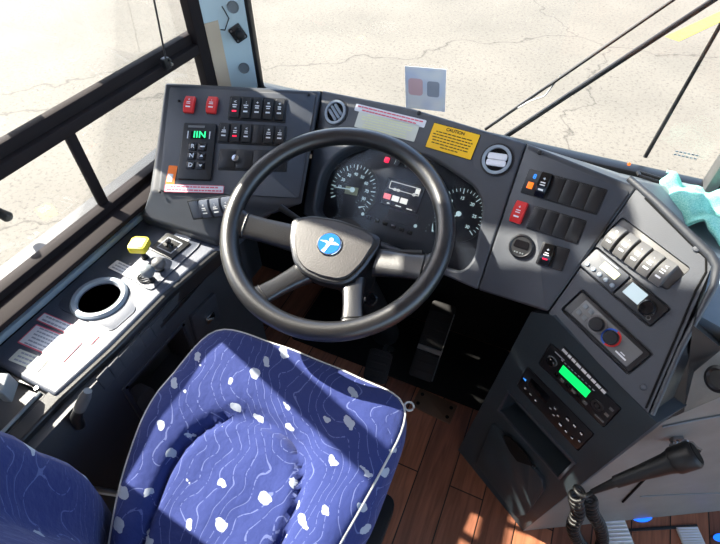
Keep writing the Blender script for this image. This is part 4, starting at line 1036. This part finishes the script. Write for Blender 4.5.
# black lip band and lower wall of the console
m_ = MB(); zc = .70
lip = [LI(54, 396), LI(110, 345), LI(165, 290), LI(213, 250), V3((-.615, .64, LZ))]
lip = [V3((p.x-.001, p.y, 0)) for p in lip]
m_.loft([[V3((p.x-.02, p.y, LZ-.002)), V3((p.x+.012, p.y, LZ-.006)), V3((p.x+.016, p.y, LZ-.045)), V3((p.x-.02, p.y, LZ-.05))] for p in [V3((lip[0].x, -.15, 0))]+lip])
o = link('lip', m_, 'black', lc); bvl(o, .004, 2, 30)
m_ = MB(); m_.box(WORLD, (-.755, .28, .335), (.22, .84, .61)); lw = link('lower_wall', m_, 'lower', lc)
fw_ = fW
e, pw_, ph_ = fw_.sub([(117.5, 399), (174, 334), (207, 352), (152, 417)])
k_ = MB(); k_.box(e, (0, 0, -.03), (pw_-.016, ph_-.016, .1)); cut(lw, k_)
m_ = MB()
for (cu_, cv_, su_, sv_) in ((0, ph_/2, pw_+.009, .009), (0, -ph_/2, pw_+.009, .009), (-pw_/2, 0, .009, ph_), (pw_/2, 0, .009, ph_)): m_.box(e, (cu_, cv_, .001), (su_, sv_, .006), .0015)
link('pocket_frame', m_, 'dash', lc)
for u in (-pw_*.47, pw_*.47):
    m_ = MB(); m_.cyl(e, (u, ph_*.5, .004), .0035, .0015, 12); link('screw', m_, 'black_gloss', lc)
m_ = MB(); m_.cyl(e.off(-.06, -.03, -.045), (0, 0, 0), .028, .03, 24); link('pocket_fitting', m_, 'midgrey', lc)
# blank switch plates under the lip
for k in range(6):
    m_ = MB(); x, y = 106+k*10.4, 378-k*10.2; f = fw_.at(x, y); m_.rbox(f, (0, 0, .001), (.030, .042, .003), .002, 3, .0008); link('blank_plate', m_, 'lower', lc)
m_ = MB(); f = fw_.at(182, 302); m_.rbox(f, (0, 0, .001), (.15, .012, .004), .002, 3, .0008); link('black_rail', m_, 'black', lc)
# ashtray with bright latch
f, a_, b_ = fw_.sub([(182, 326), (206, 301), (225, 312), (203, 336)])
m_ = MB(); m_.rbox(f, (0, 0, .004), (a_, b_, .010), .004, 4, .002); ao = link('ash_tray_lid', m_, 'dash', lc, label='dark lid with bright metal latch')
m_ = MB(); e = f.off(0.005, 0.004, .010); m_.rbox(e, (0, 0, .003), (.03, .022, .006), .003, 3, .001); m_.tube([e.w(-.014, .008, .006), e.w(0, .002, .012), e.w(.012, -.008, .006)], .003, 8); link('latch', m_, 'chrome', ao)
# lever with grey end
p = atx(85, 397, -.605); qx = atx(76, 417, -.625)
lv = thing('release_lever', qx, 'short dark lever with grey tip on the lower left wall', 'lever')
m_ = MB(); m_.tube([qx+V3((-.02, -.0, -.05)), qx, p.lerp(qx, .5)], [.010, .010, .009], 14); link('shaft', m_, 'black', lv)
m_ = MB(); m_.tube([p.lerp(qx, .6), p, p+(p-qx)*.3], [.0102, .0102, .007], 16); link('tip', m_, 'midgrey', lv)
# open tray behind the ledge
tf = Frame((-.7, .1, LZ-.004), (0, 1, 0), (0, 0, 1))
ty = thing('storage_tray', tf.hit(15, 405)-V3((0, 0, .05)), 'open black tray with grey rim behind the sticker ledge', 'tray')
m_ = MB(); m_.prism(tf, uvs(tf, [(-70, 352), (0, 367), (52, 397), (-12, 462)]), -.055, 0, .002); to = link('body', m_, 'black', ty)
k_ = MB(); k_.prism(tf, rounded(uvs(tf, [(-60, 372), (6, 377), (31, 386), (40, 394), (-14, 448)]), .006, 3), -.045, .05); cut(to, k_)
m_ = MB(); m_.tube([tf.hit(*p)+V3((0, 0, .002)) for p in ((41, 393), (20, 415), (-2, 438))], .0035, 8); link('rim', m_, 'grey', ty)
m_ = MB(); m_.cyl(tf.at(37, 389), (0, 0, 0), .004, .004, 12); link('screw', m_, 'steel', ty)
m_ = MB(); g1 = [atz(-4, 372, .71), atz(9, 373, .71), atz(2, 393, .71), atz(-8, 392, .71)]; m_.solid(g1, V3((0, 0, -.035)), .003); link('grey_corner', m_, 'grey', ty)

# ================================================================== STEERING WHEEL
wc = V3((-.336, .6332, .8104)); wn = V3((.0472, -.3621, .9309))
fwz = Frame(wc, V3((1, 0, 0)), wn)
stw = thing('steering_wheel', wc, 'large black four spoke steering wheel with blue round emblem', 'steering wheel')
RW = .2165
def rimp(a): return fwz.w(math.cos(a)*RW, math.sin(a)*RW)
m_ = MB(); m_.tube([rimp(2*math.pi*k/96) for k in range(96)], 0.0188, 20, closed=True); link('rim', m_, 'leather', stw)
# horn pad outline from the photograph, on a plane raised from the rim plane
hf = fwz.off(0, 0, -.012)
pad = [(292, 219), (312, 215.5), (340, 220), (368, 230), (381, 238), (380, 246), (366, 268), (352, 282), (340, 286), (320, 282), (302, 274), (293, 262), (289, 240)]
pu = rounded(uvs(hf, pad), .012, 4)
def shrink(pts, k):
    ax_ = sum(p[0] for p in pts)/len(pts); ay_ = sum(p[1] for p in pts)/len(pts)
    return [(ax_+(p[0]-ax_)*k, ay_+(p[1]-ay_)*k) for p in pts]
m_ = MB()
m_.loft([[hf.w(a, b, w_) for a, b in shrink(pu, k)] for k, w_ in ((.85, -.06), (.98, -.03), (1.0, -.004), (.985, .002), (.93, .005))])
ho = link('hub', m_, 'leather', stw)
m_ = MB()
m_.loft([[hf.w(a, b, w_) for a, b in shrink(pu, k)] for k, w_ in ((.87, .002), (.865, .008), (.845, .011), (.6, .0125), (.02, .013))]); link('horn_pad', m_, 'hub', stw, ang=50)
# emblem
ef = hf.off(*hf.uv(330.5, 247), .012); er = .0245
m_ = MB(); m_.cyl(ef, (0, 0, 0), er, .004, 40, b=.001); eo = link('emblem', m_, 'chrome', stw, label='round blue and white emblem')
m_ = MB(); m_.cyl(ef, (0, 0, .0035), er*.90, .0012, 40); link('emblem_disc', m_, 'lblue', eo)
m_ = MB(); e = ef.off(0, 0, .0048)
m_.cyl(e, (er*.05, er*.34, 0), er*.17, .0006, 20)
m_.prism(e, [(-er*.82, er*.02), (-er*.3, er*.16), (0, er*.10), (er*.4, er*.26), (er*.84, er*.12), (er*.5, er*.02), (er*.14, -er*.06), (er*.02, -er*.45), (-er*.06, -er*.86), (-er*.34, -er*.78), (-er*.16, -er*.3), (-er*.22, -er*.02)], 0, .0006)
link('emblem_mark', m_, 'white', eo)
# spokes
def spoke(pix, r0, r1, angle, mat='leather', seam=True):
    a = R(angle); d_ = V3((math.cos(a), math.sin(a), 0)); s_ = hf.uv(*pix)
    st_ = fwz.w(s_[0], s_[1], -.034); en = fwz.w(math.cos(a)*(RW-.004), math.sin(a)*(RW-.004), -.003)
    ax = (en-st_); n_ = len(r0); loops = []
    sd = fwz.N.cross(ax.normalized())
    for k, (t_, hw, th) in enumerate(zip((0, .25, .55, .82, 1.0), r0, r1)):
        c_ = st_+ax*t_; loops.append([c_+sd*(hw*math.copysign(abs(math.cos(q_))**.6, math.cos(q_)))+fwz.N*(th*math.copysign(abs(math.sin(q_))**.7, math.sin(q_))) for q_ in [2*math.pi*j/20 for j in range(20)]])
    m_ = MB(); m_.loft(loops); so = link('spoke', m_, mat, stw, ang=60)
    if seam:
        lp = loops[3]; cc = sum(lp, V3((0, 0, 0)))/20; m_ = MB(); m_.tube([cc+(p-cc)*1.04 for p in lp], .0018, 6, closed=True); link('seam_band', m_, 'black', so)
wd = (.030, .028, .026, .027, .040); th = (.016, .014, .012, .011, .012)
def ang_of(x, y): u, v = fwz.uv(x, y); return math.degrees(math.atan2(v, u))
spoke((300, 236), wd, th, ang_of(242, 222))
spoke((375, 258), wd, th, ang_of(437, 270))
wd2 = (.026, .022, .020, .021, .030)
spoke((303, 268), wd2, th, ang_of(255, 298))
spoke((352, 276), wd2, th, ang_of(352, 326))
# column under the wheel
col = thing('steering_column', wc-wn*.3, 'black steering column shroud rising from footwell to wheel hub', 'steering column')
fcn = fwz.off(-.0, .01, 0)
m_ = MB(); m_.lathe(fcn, [(.055, -.30), (.055, -.12), (.048, -.075), (.0001, -.075)], 28); link('shroud', m_, 'black', col)
m_ = MB(); b0 = fcn.w(0, 0, -.30); m_.tube([b0, b0+V3((.01, .12, -.25)), b0+V3((.02, .22, -.52))], [.045, .04, .05], 16); link('shaft_boot', m_, 'rubber', col)
for s, lb in ((-1, None), (1, None)):
    m_ = MB(); m_.tube([fcn.w(s*.05, 0, -.11), fcn.w(s*.12, .02, -.10), fcn.w(s*.17, .03, -.09)], [.007, .006, .008], 12); link('stalk', m_, 'black', col)
# round ignition cap glimpsed right of the lower spoke
f = Frame(atz(371, 300, .60), (1, 0, 0), wn); m_ = MB(); m_.lathe(f, [(.016, 0), (.016, .006), (.012, .008), (.0001, .006)], 20); link('round_cap', m_, 'black_gloss', col)

# ================================================================== PEDALS
ac = thing('accelerator_pedal', atz(420, 375, 0), 'long black treadle pedal on the footwell floor', 'pedal')
Q = [atz(434, 300, .20), atz(458, 307, .20), atz(433, 384, .06), atz(405, 373, .06)]
pn_ = (Q[1]-Q[0]).cross(Q[3]-Q[0]).normalized(); pn_ = pn_ if pn_.z > 0 else -pn_
pfm = Frame((Q[0]+Q[1]+Q[2]+Q[3])/4, Q[1]-Q[0]+Q[2]-Q[3], pn_)
pw = (Q[1]-Q[0]).length; pl2 = ((Q[3]-Q[0]).length+(Q[2]-Q[1]).length)/2
m_ = MB(); m_.rbox(pfm, (0, 0, -.006), (pw, pl2, .012), .012, 5, .003); link('pad', m_, 'rubber', ac)
for k in range(8):
    m_ = MB(); m_.box(pfm, (0, pl2*(-.4+.11*k), .0015), (pw*.8, .008, .003), .001); link('rib', m_, 'rubber', ac)
m_ = MB(); m_.box(pfm, (0, -pl2*.12, .003), (pw*.98, .016, .006), .002); link('cross_bar', m_, 'midgrey', ac)
m_ = MB(); m_.tube([pfm.w(pw*.47, -pl2*.48, .002), pfm.w(pw*.5, pl2*.4, .002)], .002, 6); link('edge_trim', m_, 'steel', ac)
m_ = MB(); b0 = pfm.w(0, pl2*.2, -.01); m_.tube([b0, V3((b0.x, b0.y+.05, .0))], .01, 10); link('hinge_post', m_, 'black', ac)
bp_ = thing('brake_pedal', atz(375, 372, 0), 'black brake pedal pad low behind the wheel by the column', 'pedal')
f = Frame(atz(378, 366, .15), (1, .1, 0), V3((0, -.6, .8))); m_ = MB(); m_.rbox(f, (0, 0, 0), (.075, .10, .012), .012, 5, .003); link('pad', m_, 'rubber', bp_)
for k in range(4):
    m_ = MB(); m_.box(f, (0, -.036+.024*k, .007), (.06, .008, .003), .001); link('rib', m_, 'rubber', bp_)
m_ = MB(); m_.tube([f.w(0, 0, -.004), f.w(0, .06, -.06), f.w(0, .05, -.16)], .009, 10); link('arm', m_, 'steel', bp_)
my = atz(422, 389, 0).y
m_ = MB(); m_.rbox(WORLD, (-.27, (my+1.085)/2, .003), (.74, 1.085-my, .006), .01, 3, .001)
link('floor_mat', m_, 'deep', label='plain black mat covering the footwell floor under the pedals', cat='mat')
f, sw, sh = WORLD.sub([(422, 391), (460, 407), (447, 424), (409, 404)])
fp = thing('floor_plate', f.o, 'brown screwed down plate on the floor below the pedal', 'plate')
m_ = MB(); m_.rbox(f, (0, 0, .003), (sw, sh, .006), .004, 4, .0012); link('plate', m_, 'brass', fp)
for u in (-.38, .38):
    for v in (-.25, .25):
        m_ = MB(); m_.cyl(f, (sw*u, sh*v, .0055), .006, .0012, 14); link('screw', m_, 'deep', fp)

# ================================================================== DRIVER SEAT
seat = thing('driver_seat', (-.33, .2, 0), 'blue patterned driver seat with pale spots and piping', 'seat')
XL, XR, YF, YR = -.540, -.088, .440, -.05; SZ = .60
cx, hx = (XL+XR)/2, (XR-XL)/2; cy, hy = (YF+YR)/2, (YF-YR)/2
def outline(a, k=1.0, n=11.0):
    c_, s_ = math.cos(a), math.sin(a)
    r_ = (abs(c_)**n+abs(s_)**n)**(-1/n); u, v = c_*r_*k, s_*r_*k
    return u, v
def seatxy(u, v):
    taper = 1
    return cx+hx*u*taper-(.055*max(0, (.7-v)/1.7)**1.2*max(0, u))+.066*max(0, (.3-v)/.8)**1.6*max(0, -u), cy+hy*v+.008*(1-u*u)*max(0, v)
def arch(u, v):   # <0 inside the centre panel
    uu, vv = abs(u+.02)/.60, (v+.45)/.85
    if vv < 0: return uu-1
    return (uu**2.6+vv**2.6)**(1/2.6)-1
def seath(u, v):
    d_ = arch(u, v); z = SZ
    z += .026*(1-math.exp(-max(0, d_)*5))              # bolsters stand above the centre panel
    z -= .014*math.exp(-(d_/.05)**2)                    # sewn groove
    z -= .020*max(0, -v)                                 # falls to the rear
    z -= .014*max(0, (v-.55)/.45)**2                      # waterfall front
    z -= .010*max(0, (abs(u)-.8)/.2)**2
    z += .0025*math.sin(u*9+v*3)*math.sin(v*7-u*4)
    return z
NA = 120; m_ = MB(); loops = []
ks = [.0005]+[k/22 for k in range(1, 23)]
ks = [.0005]+[(k/26) for k in range(1, 27)]
loops = []
for k in ks:
    lp = []
    for j in range(NA):
        u, v = outline(2*math.pi*j/NA, k, 2+9*k*k); x, y = seatxy(u, v); lp.append(V3((x, y, seath(u, v))))
    loops.append(lp)
# rounded edge then the boxing
for dz, gr in ((-.006, 1.012), (-.018, 1.020), (-.045, 1.03), (-.075, 1.025), (-.095, 1.0), (-.10, .9)):
    lp = []
    for j in range(NA):
        u, v = outline(2*math.pi*j/NA, 1.0, 11.0); x, y = seatxy(u, v)
        lp.append(V3((cx+(x-cx)*gr+max(0, u)**3*.026*max(0, (gr-1.012)/.018)*min(1, max(0, .9-v)*1.2), cy+(y-cy)*gr, seath(u, v)+dz)))
    loops.append(lp)
m_.loft(loops); link('cushion', m_, 'fabric', seat, ang=80)
pip = []
for j in range(NA):
    u, v = outline(2*math.pi*j/NA, 1.0, 11.0); x, y = seatxy(u, v); pip.append(V3((cx+(x-cx)*1.010, cy+(y-cy)*1.010, seath(u, v)-.004)))
m_ = MB(); m_.tube(pip, .0026, 8, closed=True); link('piping', m_, 'piping', seat)
lp0 = V3((seatxy(.97, .93)[0]+.002, seatxy(.97, .93)[1], SZ-.01))
lp0 = atz(409, 407, .592)
m_ = MB(); m_.tube([lp0+V3((.009*math.cos(a), .009*math.sin(a), .003)) for a in arc(14, 0, 340)], .0022, 8); link('pull_loop', m_, 'piping', seat)
# backrest
bz = [.40, .46, .53, .60, .66, .72, .76, .79, .85, .92, 1.0, 1.04]
by = [.020, .045, .062, .072, .078, .076, .070, .064, .060, .045, .020, -.01]
loops = []; nx_ = 36
def bk_prof(u):
    bol = max(0, (abs(u)-.50)/.32); bol = min(1, bol); bol = bol*bol*(3-2*bol)
    edge = max(0, (abs(u)-.86)/.14); rnd = math.sqrt(max(0, 1-edge*edge)) if edge < 1 else 0
    return bol, rnd
for i in range(nx_+1):
    u = -1+2*i/nx_; bol, rnd = bk_prof(u); x = cx+.245*u; lp = []
    mid = -.045
    for z, y in zip(bz, by):
        groove = .012*math.exp(-((z-.775)/.008)**2)
        yy = (y-.075+.075*bol) - groove
        lp.append(V3((x, mid+(yy-mid)*(.25+.75*rnd), z)))
    for z in bz[::-1]: lp.append(V3((x, mid+(-.10-mid)*(.25+.75*rnd), z)))
    loops.append(lp)
m_ = MB(); m_.loft(loops); link('backrest', m_, 'fabric', seat, ang=80)
# base
m_ = MB(); m_.rbox(WORLD, (cx, cy+.0, .475), (.40, .42, .05), .03, 5, .004); link('seat_pan', m_, 'black', seat)
m_ = MB(); m_.lathe(Frame((cx, cy, 0), (1, 0, 0), (0, 0, 1)), [(.19, .05)]+[(.17+.02*(k % 2), .08+.03*k) for k in range(12)]+[(.15, .45)], 32); link('bellows', m_, 'rubber', seat)
m_ = MB(); m_.rbox(WORLD, (cx, cy, .025), (.46, .50, .05), .03, 4, .004); link('floor_base', m_, 'black', seat)
p, qx = atz(92, 489, .45), atz(119, 494, .45); m_ = MB(); m_.tube([p, p.lerp(qx, .5), qx, qx+(qx-p)*.6], [.006, .007, .006, .006], 10); link('adjust_lever', m_, 'steel', seat)

# ================================================================== LIGHT
wd_ = bpy.data.worlds.new('world'); sc.world = wd_; wd_.use_nodes = True; nt = wd_.node_tree
bg = nt.nodes['Background']; sky = nt.nodes.new('ShaderNodeTexSky'); sky.sky_type = 'NISHITA'; sky.sun_disc = False
AZ, EL = R(6.5), R(41)       # the sun stands left of the bus, a little ahead
sdir = V3((-math.cos(AZ)*math.cos(EL), math.sin(AZ)*math.cos(EL), math.sin(EL)))
sky.sun_elevation = EL; sky.sun_rotation = math.atan2(sdir.x, sdir.y); sky.air_density = 1; sky.dust_density = 1.5; sky.ozone_density = 1
L(nt, sky.outputs[0], bg.inputs[0]); bg.inputs[1].default_value = .27
sd = bpy.data.lights.new('sun', 'SUN'); sd.energy = 9.6; sd.angle = R(.6); sd.color = (1, .92, .79)
so = bpy.data.objects.new('sun', sd); COL.objects.link(so); so.location = sdir*10
so.rotation_mode = 'QUATERNION'; so.rotation_quaternion = (-sdir).to_track_quat('-Z', 'Y')
vs = sc.view_settings; vs.view_transform = 'Standard'; vs.look = 'None'; vs.gamma = 1; vs.use_curve_mapping = False; vs.exposure = 1.4
sc.cycles.max_bounces = 10; sc.cycles.transparent_max_bounces = 12
